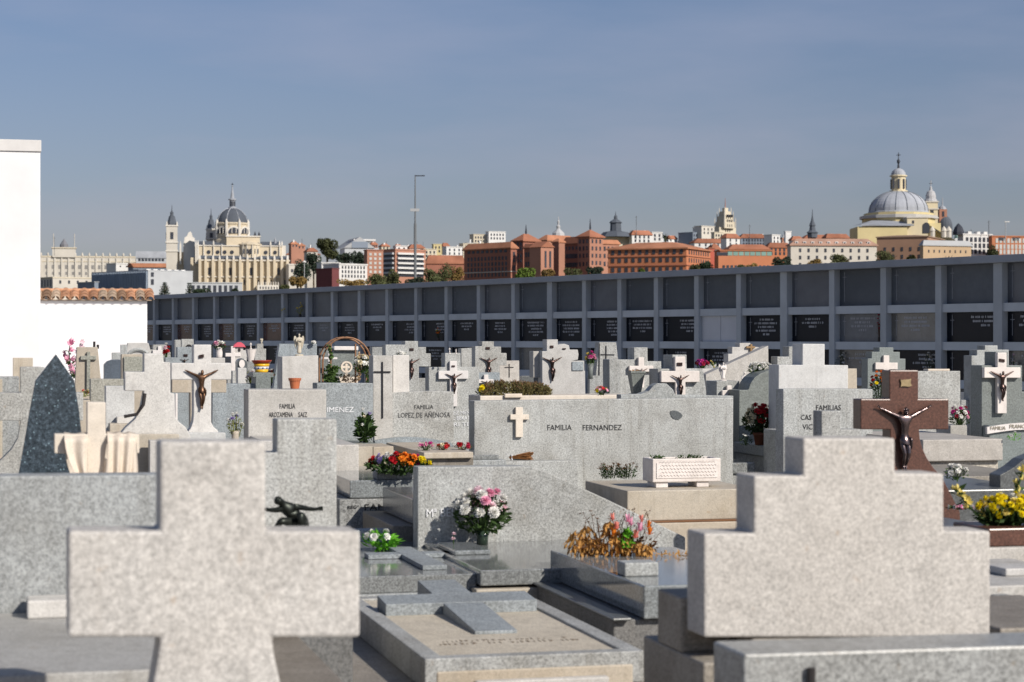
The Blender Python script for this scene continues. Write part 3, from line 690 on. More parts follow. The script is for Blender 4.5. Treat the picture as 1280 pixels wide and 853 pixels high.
    # distant stones against the white wall and burial niches
    FS = [
     ('pale broad stone with rounded carved top below the corner of the tiled white wall', 172, 30, [(157, None), (157, 452), (160, 429), (186, 429), (192, 452), (192, None)], G_PALE, None),
     ('grey stepped stone left of the pale broad rounded stone', 148, 28, [(141, None), (141, 441), (152, 441), (152, 431), (160, 431), (160, None)], G_GREY, None),
     ('dark blue curved slab stone low behind the beige panel stone', 142, 24, [(130, None), (130, 456), (134, 452), (140, 450), (152, 450), (152, None)], granite('dark_blue_stone', (.13,.16,.20), rough=.3), None),
     ('small grey stone with white cross and red flowers near the left end of the niches', 199, 34, [(187, None), (187, 437), (191, 437), (191, 431), (208, 431), (208, 440), (213, 440), (213, None)], G_GREY, (197, 201.5, 190.5, 206.5, 433, 438, 442.5, 452)),
     ('tall grey slab stone among the far stones left of the white crucifix cross', 225, 36, [(220, None), (220, 425), (228, 425), (228, None)], G_GREY, None),
     ('square grey stone with small ring ornament left of white flower pot', 236, 34, [(228, None), (228, 424), (243, 424), (243, None)], G_GREY, None),
     ('light grey stone with carved dark emblem behind the left arm of the white crucifix cross', 228, 27, [(207, None), (207, 447), (222, 447), (222, 434), (241, 434), (241, None)], G_BLUE, None),
     ('small pale block stone right of the white crucifix cross', 302, 22, [(297, None), (297, 460), (308, 460), (308, None)], G_PALE, None),
     ('grey block stone low right of the white crucifix cross', 293, 23, [(289, None), (289, 464), (297, 464), (297, None)], G_GREY, None),
     ('tiny white cross outlined in red in front of the small shrine', 291, 27, [(284, None), (284, 470), (298, 470), (298, None)], G_GREY, (288.5, 293.5, 281.5, 300.5, 433, 441.5, 446, 470)),
     ('dark arched stone with white oval portrait left of painted pot', 303, 25, [(297, None), (297, 456)] + arc(303, 456, 7, 8, 180, 0, 8)[1:] + [(310, None)], G_DARK, None),
     ('pale stone block under the small red-roofed shrine', 303, 33, [(294, None), (294, 438), (309, 438), (309, None)], G_PALE, None),
     ('grey pillar stone with white figurine above the painted pot', 325, 29, [(317, None), (317, 436), (320, 436), (320, 430), (328, 430), (328, 436), (331.5, 436), (331.5, None)], G_GREY, None),
     ('dark low stone seen left of the white pillar near centre', 478, 27, [(465, None), (465, 434), (490, 434), (490, None)], G_MID, None),
     ('pale block half hidden left of the pale stepped crucifix stone', 672, 26, [(655, None), (655, 484), (668, 484), (668, None)], G_PALE, None),
     ('small grey block right of the tapered incised headstone', 783, 27, [(777, None), (777, 452), (783, 452), (783, None)], G_MID, None),
     ('grey low headstone between the grey framed crucifix cross and the diagonal headstone', 888, 26, [(876, None), (876, 461), (898, 461), (898, None)], G_PALE, None),
     ('small white block stone left of the dark cross stone at right', 1214, 27, [(1209, None), (1209, 491), (1219, 491), (1219, None)], G_PALE, None),
     ('low flat grey block between the plain pale headstone and the white crucifix stone', 1211, 24, [(1201, None), (1201, 500), (1217, 500), (1217, None)], G_MID, None),
     ('pale small shelf stone under the white flower vase at far left', 272, 27.5, [(262, None), (262, 447.5), (281, 447.5), (281, None)], G_PALE, None),
     ('low grey rounded stone left of the grey stepped crucifix stone, centre', 470, 29, [(458, None), (458, 452), (462, 447), (468, 445), (476, 447), (479, 452), (479, None)], G_GREY, None),
     ('dark narrow stone standing between the hedge trough and the pale crucifix stone', 660, 31, [(652, None), (652, 470), (668, 470), (668, None)], G_DARK, None),
     ('plain grey stone showing behind the right arm of the large white crucifix', 889, 29, [(880, None), (880, 455), (896, 455), (896, None)], G_GREY, None),
    ]
    for lab, px, Y, pts, mat, cr in FS:
        g = Grave(lab, px, Y); g.part('headstone', pts, .2, mat); xs = [p[0] for p in pts]
        g.ledger(min(xs), max(xs), 1.7, .35, G_MID)
        if cr: g.cross(*cr, .04, G_WHITE, -.043)
        if 'oval portrait' in lab:
            b = MB(); u, z = g.U(303, -.02), g.Z(303, 455, -.02); b.prism([(u+.035*cos(2*pi*i/16), z+.05*sin(2*pi*i/16)) for i in range(16)], -.02, -.002); b.build('portrait', G_WHITE, g.e)
        if 'carved dark emblem' in lab:
            g.part('emblem', [(230, 446), (230, 443), (235, 443), (235, 446)], .01, BRONZE, -.012, 0); g.christ(231, 449, 462, -.01)
        if 'ring ornament' in lab:
            b = MB(); u, z = g.U(237, -.02), g.Z(237, 436, -.02); b.tube([(u+.05*cos(2*pi*i/12), -.02, z+.06*sin(2*pi*i/12)) for i in range(13)], .012, 5); b.build('ring', IRON, g.e)
        if 'rounded carved top' in lab:
            b = MB(); b.tube([(g.U(x, -.01), -.01, g.Z(x, y, -.01)) for x, y in arc(173, 447, 13, 10, 180, 0, 12)], .03, 6); b.build('carved_arch', G_GREY, g.e)
far()
# ================================================================== flowers, pots, statues
def leafmat(name, c): return plain(name, c, .55, 0, .35, 12, .2, trans=.25)
L_GREEN = leafmat('leaf_green', (.055, .10, .03)); L_DARK = leafmat('leaf_dark', (.03, .055, .02)); L_BRIGHT = leafmat('leaf_bright', (.14, .42, .03))
L_DRY = leafmat('leaf_dry', (.56, .30, .09)); L_BROWN = leafmat('leaf_brown', (.13, .06, .025)); L_HEATH = leafmat('heath_leaf', (.20, .175, .07)); L_YG = leafmat('leaf_yellow_green', (.22, .24, .05))
def petal(name, c): return plain('petal_' + name, c, .6, 0, .12, 20, .2, trans=.2)
PC = {'red': petal('red', (.55,.02,.03)), 'crimson': petal('crimson', (.42,.02,.06)), 'pink': petal('pink', (.82,.40,.54)), 'palepink': petal('pale_pink', (.88,.68,.73)), 'white': petal('white', (.85,.84,.80)),
      'cream': petal('cream', (.80,.72,.52)), 'yellow': petal('yellow', (.92,.76,.02)), 'paleyellow': petal('pale_yellow', (.80,.66,.20)), 'orange': petal('orange', (.80,.24,.02)), 'purple': petal('purple', (.32,.05,.28)), 'lilac': petal('lilac', (.42,.34,.62)), 'salmon': petal('salmon', (.85,.30,.24)), 'magenta': petal('magenta', (.62,.06,.30))}
BLOOMS = {}
def bloom_mesh(kind, mat):
    k = (kind, mat.name)
    if k in BLOOMS: return BLOOMS[k]
    R = random.Random(hash(kind) % 7 if False else len(kind)); b = MB()
    def pet(a, el, r0, r1, w, cup):
        d = Vector((cos(a)*cos(el), sin(a)*cos(el), sin(el))); s = Vector((-sin(a), cos(a), 0)); up = d.cross(s) * -1
        p0 = d*r0; p1 = d*(r0+r1)*.55 + up*cup*.5; p2 = d*r1 + up*cup
        b.add([p0 - s*w*.3, p0 + s*w*.3, p1 + s*w, p2 + s*w*.45, p2 - s*w*.45, p1 - s*w], [(0,1,2,5), (5,2,3,4)])
    if kind == 'mum':
        for ring, (el, n, r) in enumerate(((-.3,12,1),(.0,14,1),(.3,13,.97),(.6,11,.93),(.9,8,.88),(1.25,5,.85))):
            for i in range(n): pet(2*pi*(i+R.random()*.6)/n + ring*.4, el+R.uniform(-.1,.1), .15, r*R.uniform(.88,1.08), .2, R.uniform(-.1,.15))
    elif kind == 'rose':
        for ring, (el, n, r) in enumerate(((.0,6,1),(.35,6,.95),(.7,5,.85),(1.1,4,.8))):
            for i in range(n): pet(2*pi*(i+R.random()*.5)/n + ring*.7, el, .1, r, .42, .12)
    elif kind == 'daisy':
        for ring, el in enumerate((.15, .45)):
            for i in range(8): pet(2*pi*(i+ring*.5)/8, el, .12, .95, .22, .05)
    elif kind == 'lily':
        for i in range(6): pet(2*pi*i/6, .75, .05, 1.1, .26, -.25)
    elif kind == 'bud':
        for i in range(5): pet(2*pi*i/5, 1.2, .02, 1.3, .28, .0)
        for i in range(4): pet(2*pi*i/4+.4, .7, .02, .8, .25, .1)
    o = b.build(kind + '_bloom', mat); me = o.data; bpy.data.objects.remove(o); BLOOMS[k] = me; return me

def leaves(b, R, n, cen, rad, size, up=.3, box=False, slim=.38):
    for _ in range(n):
        while True:
            p = Vector((R.uniform(-1,1), R.uniform(-1,1), R.uniform(-1,1)))
            if box or p.length < 1: break
        if not box and p.length > .01: p = p.normalized() * p.length**.6
        c = Vector((cen[0]+p.x*rad[0], cen[1]+p.y*rad[1], cen[2]+p.z*rad[2]))
        d = (Vector((p.x, p.y, p.z*.5+up)) + Vector((R.uniform(-.6,.6), R.uniform(-.6,.6), R.uniform(-.5,.5)))).normalized()
        s = d.cross(Vector((R.uniform(-1,1), R.uniform(-1,1), R.uniform(-1,1)))).normalized(); u = d.cross(s)
        L = size*R.uniform(.6,1.3); w = L*slim
        b.add([c - d*L*.5, c + s*w*.5 + u*w*.12, c + d*L*.5, c - s*w*.5 + u*w*.12], [(0,1,2,3)])

def pot_mesh(b, kind, r, h):
    if kind == 'vase': b.lathe([(r*.62,0),(r*.8,h*.15),(r*.85,h*.5),(r*.72,h*.85),(r*.95,h),(r*.8,h-.004),(r*.6,h*.8)], n=14)
    elif kind == 'glass': b.lathe([(r*.7,0),(r*.72,h*.5),(r,h),(r*.93,h-.003),(r*.65,h*.5)], n=14)
    elif kind == 'pot': b.lathe([(r*.7,0),(r*.92,h*.76),(r*1.03,h*.76),(r*1.06,h),(r*.93,h),(r*.9,h*.85)], n=16)
    elif kind == 'urn': b.lathe([(r*.6,0),(r*.6,h*.06),(r*.7,h*.1),(r,h),(r*.88,h),(r*.6,h*.4)], n=4, ph=.5)

def bouquet(label, px, Y, z, wpx, ytop, cols, kind='mum', n=14, size=None, pot=None, poth=.1, potmat=None, leaf=None, nl=220, name='bouquet', cat='flowers', seed=1, loose=1.0, depth=1.0, low=.25, leafsize=None, zones=False, group='flowers laid on the graves'):
    R = random.Random(seed*13 + int(px))
    p = at(px, CY, Y); e = empty(name, (p.x, Y, z)); tag(e, label, cat, group)
    w = wpx/F*Y/2; H = (EYE - (ytop-CY)/F*Y) - z; ph = poth if pot else 0
    size = size or w*.28; leafsize = leafsize or max(.018, w*.28)
    if pot:
        b = MB(); pot_mesh(b, pot, min(w*.5, poth*.55), ph); b.build('pot' if pot in ('pot','urn') else 'vase', potmat or GLASSV, e, smooth=(pot != 'urn'))
    c = ph*.85 + (H-ph*.85)*.5; rz = (H-ph*.85)*.5; rw, rd = w, w*depth
    b = MB()
    leaves(b, R, nl, (0,0,c-rz*.3), (rw*.92, rd*.85, rz*.78), leafsize)
    pts = []
    for i in range(n):
        for _ in range(40):
            a, el = R.uniform(0, 2*pi), math.asin(R.uniform(-.35+low*0, 1)); k = R.uniform(.78, 1) if R.random() < .8 else R.uniform(.4,.8)
            q = Vector((cos(a)*cos(el)*(rw-size*.7)*k, sin(a)*cos(el)*max(rd-size*.7, .004)*k, c + sin(el)*(rz-size*.6)*k))
            if all((q-o_).length > size*1.15*loose for o_ in pts): break
        pts.append(q)
    for q in pts:
        b.tube([(q.x*.15, q.y*.15, ph*.7), (q.x*.6, q.y*.6, q.z*.6), (q.x, q.y, q.z-size*.2)], .0022+size*.03, 4, cap=False)
    b.build('foliage', leaf or L_GREEN, e)
    for i, q in enumerate(pts):
        if zones: col = cols[min(len(cols)-1, max(0, int((q.x/rw*.5+.5)*len(cols) + R.uniform(-.35,.35))))]
        else: col = R.choice(cols)
        o = bpy.data.objects.new('bloom', bloom_mesh(kind, PC[col])); COL.objects.link(o); o.parent = e; o.location = q
        d = Vector((q.x, q.y, q.z - c*.5)).normalized(); o.rotation_mode = 'QUATERNION'; o.rotation_quaternion = d.to_track_quat('Z', 'Y')
        s = size*R.uniform(.6, .85) ; o.scale = (s, s, s)
    return e

def spike(label, pts, Y, col, seed=3, size=.03, e=None, group='flowers laid on the graves'):
    """a flower spike through picture points (px, py) at depth Y, base first"""
    R = random.Random(seed); P = [at(a, b_, Y) for a, b_ in pts]
    if e is None: e = empty('flower_spike', P[0]); tag(e, label, 'flowers', group)
    O = e.location; b = MB(); b.tube([p-O for p in P], [.006]*(len(P)-1)+[.002], 5); 
    for i in range(len(P)-1):
        leaves(b, R, 4, P[i]-O, (.03,.03,.03), .06)
    b.build('stem', L_GREEN, e)
    tot = 0
    for i in range(1, len(P)):
        for k in range(3):
            q = P[i-1].lerp(P[i], (k+.5)/3) - O + Vector((R.uniform(-1,1), R.uniform(-1,1), R.uniform(-1,1)))*size*.45
            o = bpy.data.objects.new('bloom', bloom_mesh('lily', PC[col])); COL.objects.link(o); o.parent = e; o.location = q
            o.rotation_euler = (R.uniform(-1.2,1.2), R.uniform(-1.2,1.2), R.uniform(0,6)); s = size*R.uniform(.6,1); o.scale = (s,s,s)
    return e

def zat(py, Y): return EYE - (py-CY)/F*Y
bouquet('round vase bouquet of pale pink and white chrysanthemums against the speckled sloping headstone', 603, 12.72, .373, 76, 603, ['palepink','white','pink','palepink','white','white'], 'mum', 34, .048, 'glass', .09, GLASSV, L_GREEN, 420, seed=2)
e = bouquet('bright green plant with white flowers on the low polished slab at left centre', 477, 12.6, .346, 52, 657, ['white'], 'rose', 8, .035, None, leaf=L_BRIGHT, nl=110, leafsize=.07, seed=4)
bouquet('long mixed arrangement of red, white, purple and yellow flowers on the grave tray', 499, 14.42, .70, 92, 563, ['pink','red','lilac','white','red','orange','orange','magenta','yellow','yellow'], 'rose', 48, .036, None, leaf=L_GREEN, nl=420, depth=.4, zones=True, seed=3, loose=.7, leafsize=.05)
# withered flowers
def withered():
    Y = 11.3; p = at(768, CY, Y); e = empty('withered_flowers', (p.x, Y, .453)); tag(e, 'heap of withered orange leaves and pink blooms on the thick polished tomb', 'flowers', 'flowers laid on the graves')
    R = random.Random(9); b = MB()
    for cx, hh, n in ((-.21,.13,70),(-.15,.16,60),(-.10,.09,50),(-.02,.2,90),(.03,.14,70),(.10,.08,50),(.16,.08,50)):
        leaves(b, R, n, (cx, 0, hh*.45), (.06, .06, hh*.5), .058, -1.2, slim=.36)
    b.build('dry_leaves', L_DRY, e)
    b = MB(); leaves(b, R, 240, (0, .0, .06), (.25, .09, .07), .035, .3)
    for k in range(34):
        x = R.uniform(-.20, .22); h = R.uniform(.10, .25); x2 = x*1.1 + R.uniform(-.05,.05)
        b.tube([(x*.7, R.uniform(-.03,.03), 0), (x, R.uniform(-.05,.05), h*.6), (x2, R.uniform(-.06,.06), h)], .0016, 4, cap=False)
        leaves(b, R, 4, (x2, 0, h), (.018, .02, .02), .016)
    b.build('dry_stems', L_BROWN, e)
    b = MB(); leaves(b, R, 60, (.07, -.03, .10), (.05, .04, .05), .05); b.build('green_leaves', L_BRIGHT, e)
    for x, z, c in ((.0,.20,'salmon'),(.02,.15,'salmon'),(.0,.11,'orange'),(.08,.19,'pink'),(.10,.17,'pink'),(.16,.19,'salmon'),(.19,.16,'orange'),(.12,.10,'salmon'),(.20,.12,'orange'),(.15,.14,'pink')):
        o = bpy.data.objects.new('bloom', bloom_mesh('bud', PC[c])); COL.objects.link(o); o.parent = e; o.location = (x-.01, -.05, z); s = R.uniform(.028,.036); o.scale = (s,s,s*1.2)
        o.rotation_euler = (R.uniform(-.3,.3), R.uniform(-.3,.3), R.uniform(0,6))
    for x, y in ((.30,-.02),(.36,.03),(.33,-.08),(-.3,-.03),(.4,-.04)):
        pass
    b = MB(); leaves(b, R, 40, (.33, 0, .012), (.10, .10, .012), .03, box=True); b.build('fallen_leaves', L_DRY, e)
withered()
# dried broom
def broom():
    Y = 18.3; p = at(640, CY, Y); e = empty('dried_bouquet', (p.x, Y, zat(577.5, 18.3)+.012)); tag(e, 'bundle of dried brown stalks lying on the ledge of the wide lettered headstone', 'flowers', 'flowers laid on the graves')
    R = random.Random(3); b = MB(); k = Y/F
    for i in range(110):
        a, z = R.uniform(-1,1), R.uniform(0,1)
        b.tube([(-28*k+R.uniform(-.03,.03), a*.01, .018), (-5*k, a*.02, .02+z*.01), (8*k, a*.05, .015+z*.04), (R.uniform(20,27)*k, a*.08, .005+z*.075)], .0032, 3, cap=False)
    b.build('dry_stems', plain('straw_brown', (.26,.12,.045), .8, 0, .4, 30), e)
    b = MB(); b.tube([(0,-.03,.0),(0,-.03,.05),(0,.03,.05),(0,.03,0)], .008, 5); leaves(b, R, 26, (-6*k, 0, .05), (.08,.03,.03), .04, box=True, slim=.7)
    b.build('wrapping', plain('cellophane', (.7,.7,.72), .2), e)
broom()
for i, (px, lab) in enumerate(((762, 'left tuft of small brown-headed plants growing at the foot of the wide lettered headstone'), (783, 'right tuft of small brown-headed plants growing at the foot of the wide lettered headstone'))):
    e = empty('small_plant', at(px, CY, 17.9) - Vector((0, 0, EYE-.43))); tag(e, lab, 'plant', 'tufts at the foot of the wide headstone'); R = random.Random(i+20)
    z0 = .0; b = MB(); b2 = MB(); H = zat(579, 17.9) - .43
    for k in range(26):
        x, y = R.uniform(-.10,.10), R.uniform(-.07,.07); h = H*R.uniform(.6,1)
        b.tube([(x*.5,y*.5,0),(x,y,h)], .002, 3, cap=False); leaves(b, R, 9, (x*.8,y*.8,h*.5), (.02,.02,h*.45), .025); leaves(b2, R, 7, (x,y,h), (.014,.014,.01), .018)
    b.build('foliage', L_GREEN, e); b2.build('seed_heads', L_BROWN, e)
# white trough on feet
def trough():
    g = Grave('white rectangular planter with scalloped relief front, standing on two feet on the beige tomb', 855, 15.85, 'planter', 'planter', None)
    z0 = .50; u0, u1 = g.U(816), g.U(901); zf = z0+.045; zt = g.Z(858, 573.5)
    b = MB(); w = .03; D = .26
    b.box(u0,u1,0,w,zf,zt); b.box(u0,u1,D-w,D,zf,zt); b.box(u0,u0+w,w,D-w,zf,zt); b.box(u1-w,u1,w,D-w,zf,zt); b.box(u0+w,u1-w,w,D-w,zf,zf+.12)
    b.build('trough', G_WHITE, g.e, .005)
    b = MB(); b.box(u0+.03,u1-.03,-.006,-.001,zf+.03,zt-.03); R = random.Random(1)
    for j in range(5):
        for i in range(17):
            x = u0+.05 + (u1-u0-.1)*(i + .5*(j % 2))/17; z = zf+.045+j*.026
            b.tube([(x, -.008, z), (x+.012, -.009, z+.012), (x+.024, -.008, z)], .0026, 4)
    b.build('relief_panel', G_WHITE, g.e)
    for a in (821, 872): b = MB(); b.box(g.U(a), g.U(a+15), .02, D-.02, z0+.001, zf); b.build('foot', G_WHITE, g.e, .004)
    b = MB(); b.box(u0+w, u1-w, w, D-w, zf+.12, zt-.02); b.build('soil', plain('soil', (.06,.045,.03), .9), g.e)
    b = MB(); R = random.Random(6)
    for k in range(16):
        x = R.choice((u0+.08, u1-.2, u1-.1, u0+.3)) + R.uniform(-.05,.05); leaves(b, R, 14, (x, D/2, zt+.002), (.04,.05,.02), .03)
    b.build('plants', L_GREEN, g.e)
trough()
bouquet('pot of dense red and cream chrysanthemums beside the greenish quarter-round headstone', 950, 19.5, .642, 50, 500, ['cream','cream','red','red','red'], 'mum', 60, .035, 'pot', .12, plain('brown_pot', (.16,.06,.035), .5), L_DARK, 420, seed=5, zones=True, loose=.8, depth=.8)
bouquet('low green plant with white dots at the foot of the greenish quarter-round headstone', 932, 19.4, .642, 18, 541, ['white'], 'daisy', 5, .02, None, nl=120, leaf=L_DARK, seed=6)
bouquet('long spray of white flowers on the curved top of the greenish headstone', 951, 20.45, zat(470, 20.45), 36, 450, ['white'], 'rose', 34, .035, None, nl=120, seed=7, depth=.5)
bouquet('purple and magenta flower bunch on the low stone beside the white framed crucifix', 878, 26.1, zat(461, 26.1), 22, 447, ['purple','magenta','crimson'], 'rose', 22, .04, None, nl=120, seed=8)
spike('single yellow flower stem leaning at the purple bunch', [(893, 461), (891, 456), (889, 451)], 26.1, 'paleyellow', size=.03)
bouquet('vase of pink and yellow flowers left of the tapered incised headstone', 738, 26, zat(474, 26), 17, 437, ['paleyellow','pink','white','magenta'], 'rose', 16, .04, 'glass', .2, G_GREEN, L_GREEN, 160, seed=9)
bouquet('small bunch of yellow, red and pink flowers on the long trough edge', 752, 19.75, zat(495, 19.75), 20, 481, ['salmon','yellow','pink','red'], 'daisy', 20, .026, None, nl=90, seed=10)
bouquet('yellow and white bunch at the left end of the hedge planter', 602, 19.7, zat(495, 19.7), 14, 479, ['white','yellow','yellow'], 'mum', 12, .034, None, nl=50, seed=11, zones=True)
bouquet('dark leafy spray with orange and yellow flowers behind the red granite cross', 1100, 20, zat(505, 20), 30, 457, ['orange','orange','yellow','white','red'], 'rose', 16, .034, None, leaf=L_DARK, nl=420, seed=12)
bouquet('mixed red, pink and white flowers on the small block beside the red granite cross', 1200, 17.6, zat(532, 17.6), 30, 504, ['white','crimson','pink','white','magenta'], 'rose', 22, .03, None, nl=160, seed=13)
bouquet('white flowers with pale leaves on the dark polished slab at the right', 1195, 13.1, zat(600, 13.1), 34, 577, ['white'], 'rose', 12, .028, None, nl=120, seed=14)
bouquet('bright green leaves with small white bloom on the dark kerb at the right edge', 1268, 16, zat(551, 16), 20, 538, ['white'], 'rose', 2, .02, None, leaf=L_BRIGHT, nl=60, seed=15)
e = bouquet('large mass of bright yellow chrysanthemums in the red granite trough at the right edge', 1262, 10.5, zat(662, 10.5), 92, 612, ['yellow','yellow','yellow','paleyellow','yellow','white'], 'mum', 90, .030, None, nl=420, seed=16, loose=.75, depth=.5)
spike('pale yellow gladiolus spike leaning left out of the red granite trough', [(1243, 655), (1228, 648), (1216, 638), (1205, 625), (1197, 614), (1188, 609)], 10.5, 'paleyellow', size=.032)
spike('pale yellow gladiolus spike standing upright at the right edge', [(1262, 640), (1268, 622), (1273, 608), (1277, 594), (1279, 583)], 10.5, 'paleyellow', size=.034, seed=5)
bouquet('row of small pink and white artificial flowers on the dark ledger behind the red trough', 1200, 10.9, zat(637, 10.9), 42, 631, ['magenta','white','pink','white'], 'daisy', 26, .018, None, nl=30, seed=17, depth=.3)
spike('tall pink gladiolus spray behind the pointed dark stone', [(92, 470), (88, 455), (86, 440), (88, 428)], 20.6, 'pink', size=.06)
spike('short pink gladiolus spray leaning left beside the tapered beige headstone', [(90, 470), (84, 452), (80, 438)], 20.7, 'pink', size=.055, seed=8)
spike('pink gladiolus spray leaning right above the tapered beige headstone', [(92, 460), (97, 440), (103, 427)], 20.9, 'palepink', size=.05, seed=9)
bouquet('small green plant with cream bloom at the foot of the tapered beige headstone', 107, 18.9, zat(496, 18.9), 14, 484, ['cream','salmon'], 'rose', 4, .025, None, nl=80, leaf=L_YG, seed=18)
bouquet('yellow-green leaves and white roses in a stone vase right of the white bronze crucifix', 294, 15.2, .80, 24, 514, ['white','white','lilac'], 'rose', 9, .026, 'vase', .17, G_BEIGE, L_YG, 160, seed=19)
bouquet('white and green bunch beside the painted pot', 313, 19.4, zat(480, 19.4), 15, 458, ['white','palepink'], 'daisy', 10, .03, None, leaf=L_YG, nl=130, seed=20)
bouquet('white and green bunch behind the painted pot on its right', 340, 19.9, zat(478, 19.9), 9, 457, ['white','crimson'], 'daisy', 5, .03, None, nl=80, seed=21)
bouquet('white vase of pink and white flowers with wide green leaves near the far left niches', 274, 28, zat(448, 28), 20, 424, ['pink','palepink','white'], 'rose', 14, .045, 'vase', .15, G_WHITE, L_GREEN, 220, seed=22)
bouquet('white lilies with long leaves on the dark tomb left of the black cross stone', 456, 18.0, .742, 26, 508, ['white','lilac','cream'], 'lily', 10, .04, None, nl=160, seed=23, leafsize=.09)
bouquet('pink blooms left of the wide headstone on the low slab', 532, 16.7, .742, 22, 552, ['pink','magenta'], 'bud', 10, .03, None, nl=60, seed=24)
bouquet('reddish bunch in the middle of the low slab left of the wide headstone', 554, 16.8, .742, 20, 552, ['crimson','red','cream'], 'rose', 8, .024, None, leaf=L_HEATH, nl=120, seed=25)
bouquet('bright red carnations next to the left end of the wide headstone', 579, 16.8, .742, 24, 552, ['red','crimson'], 'rose', 6, .028, None, leaf=L_HEATH, nl=110, seed=26)
bouquet('white rose cluster on the right side of the rusty rose arch', 453, 20.9, zat(466, 20.9), 26, 441, ['white','white','cream'], 'rose', 22, .04, None, nl=260, seed=27)
bouquet('tiny white flowers on top of the white pillar beside the black cross stone', 502, 19.2, zat(445, 19.2), 15, 438, ['white'], 'rose', 9, .024, None, nl=24, seed=28)
bouquet('red and white flowers hanging in front of the far left niches', 208, 33, zat(452, 33), 12, 426, ['white','red','palepink'], 'rose', 16, .05, None, nl=90, seed=29)
bouquet('white and pink spray between two grey stones near the centre niches', 556, 25, zat(460, 25), 12, 444, ['white','palepink'], 'rose', 9, .04, None, leaf=L_YG, nl=110, seed=30)
bouquet('white bunch on the right shoulder of the grey trapezoid headstone', 392, 26, zat(430, 26), 9, 426, ['white'], 'rose', 7, .03, None, nl=16, seed=31)
bouquet('single pink bloom fallen on the polished slab beside the flower vase', 567, 12.45, .402, 9, 664, ['pink','palepink'], 'rose', 2, .024, None, nl=5, seed=32)
# hedge trough
def hedge():
    g = Grave('long beige trough planted with low brownish heather behind the wide lettered headstone', 690, 19.6, 'planter', 'planter', None)
    u0, u1 = g.U(600), g.U(800); zt = g.Z(690, 494.5)
    g.slab('trough', u0, u1, 0, .5, zt-.14, zt, G_CREAM); 
    for a in (610, 652, 700, 760): g.slab('support', g.U(a), g.U(a+14), .05, .45, 0, zt-.141, G_SIDE)
    R = random.Random(3); b = MB(); b2 = MB()
    k = g.o.y/F
    for i in range(95):
        x = R.uniform(g.U(607), g.U(694)); t = (x-g.U(607))/(g.U(694)-g.U(607)); h = (.13 + .03*noise.noise(Vector((x*4,0,0)))) * min(1, 3.5*t+.45, 5*(1-t)+.35)
        y = R.uniform(.06,.42)
        leaves(b, R, 46, (x, y, zt+h*.45), (.035,.05,h*.55), .03, .5); 
        if i % 2: leaves(b2, R, 22, (x, y, zt+h*.75), (.035,.05,h*.35), .026, .5)
    b.build('heather', L_HEATH, g.e); b2.build('dry_tips', leafmat('heath_tip', (.24, .14, .07)), g.e)
    g.slab('stone_strip', g.U(630), g.U(652), -.03, -.004, zt-.02, zt+.02, G_CREAM)
hedge()
# pots
def pots():
    p = at(368.5, CY, 17.12); e = empty('flower_pot', (p.x, 17.12, zat(486.4, 17.0))); tag(e, 'plain terracotta pot standing empty on the pale headstone', 'flower pot')
    b = MB(); b.lathe([(.036,0),(.046,.066),(.052,.066),(.055,.088),(.048,.088),(.043,.06)], n=20); b.build('pot_body', TERRA, e, smooth=False)
    p = at(327, CY, 19.15); z = zat(466, 19.1); e = empty('painted_pot', (p.x, 19.15, z)); tag(e, 'colourful painted pot with red rim, yellow bands and blue dots on grey pedestal', 'flower pot')
    k = 19.15/F; Y1 = plain('yellow_glaze', (.72,.42,.03), .3); W1 = plain('white_glaze', (.7,.7,.68), .3); R1 = plain('red_glaze', (.36,.05,.02), .3); B1 = plain('blue_glaze', (.03,.06,.3), .3)
    def ring(nm, prof, m): b = MB(); b.lathe([(r*k, zz*k) for r, zz in prof], n=24); b.build(nm, m, e, smooth=True)
    ring('lower_band', [(7,0),(8,1),(8.6,4)], Y1); ring('middle_band', [(8.6,4.02),(9.3,7.5)], W1); ring('upper_band', [(9.35,7.52),(10,11)], Y1); ring('rim', [(10.2,11.05),(12.6,14.6),(12.8,15.4),(11,15.4)], R1)
    for i in range(10):
        a = 2*pi*i/10; b = MB(); b.lathe([(.001,-1.2*k),(1.2*k,0),(.001,1.2*k)], n=8); o = b.build('painted_dot', B1, e); o.location = (9.0*k*cos(a), 9.0*k*sin(a), 5.7*k)
    p = at(795, CY, 20.3); z = zat(492, 20.3); e = empty('stone_urn', (p.x, 20.3, z), ROT); tag(e, 'square grey stone urn tapering downward in front of the stepped cross', 'urn'); k = 20.3/F
    b = MB(); b.lathe([(7*k,0),(12.5*k,25*k),(13.5*k,25*k),(13.8*k,28*k),(11*k,28*k)], n=4, ph=.5); b.build('urn_body', G_GREEN, e, .004); b = MB(); b.box(-.055,.055,-.055,.055,-z,-.001); b.build('pedestal', G_MID, e)
    b = MB(); R = random.Random(2); leaves(b, R, 20, (-.02, 0, 28.5*k), (.05,.04,.01), .03); b.build('dry_plant', L_DRY, e)
pots()
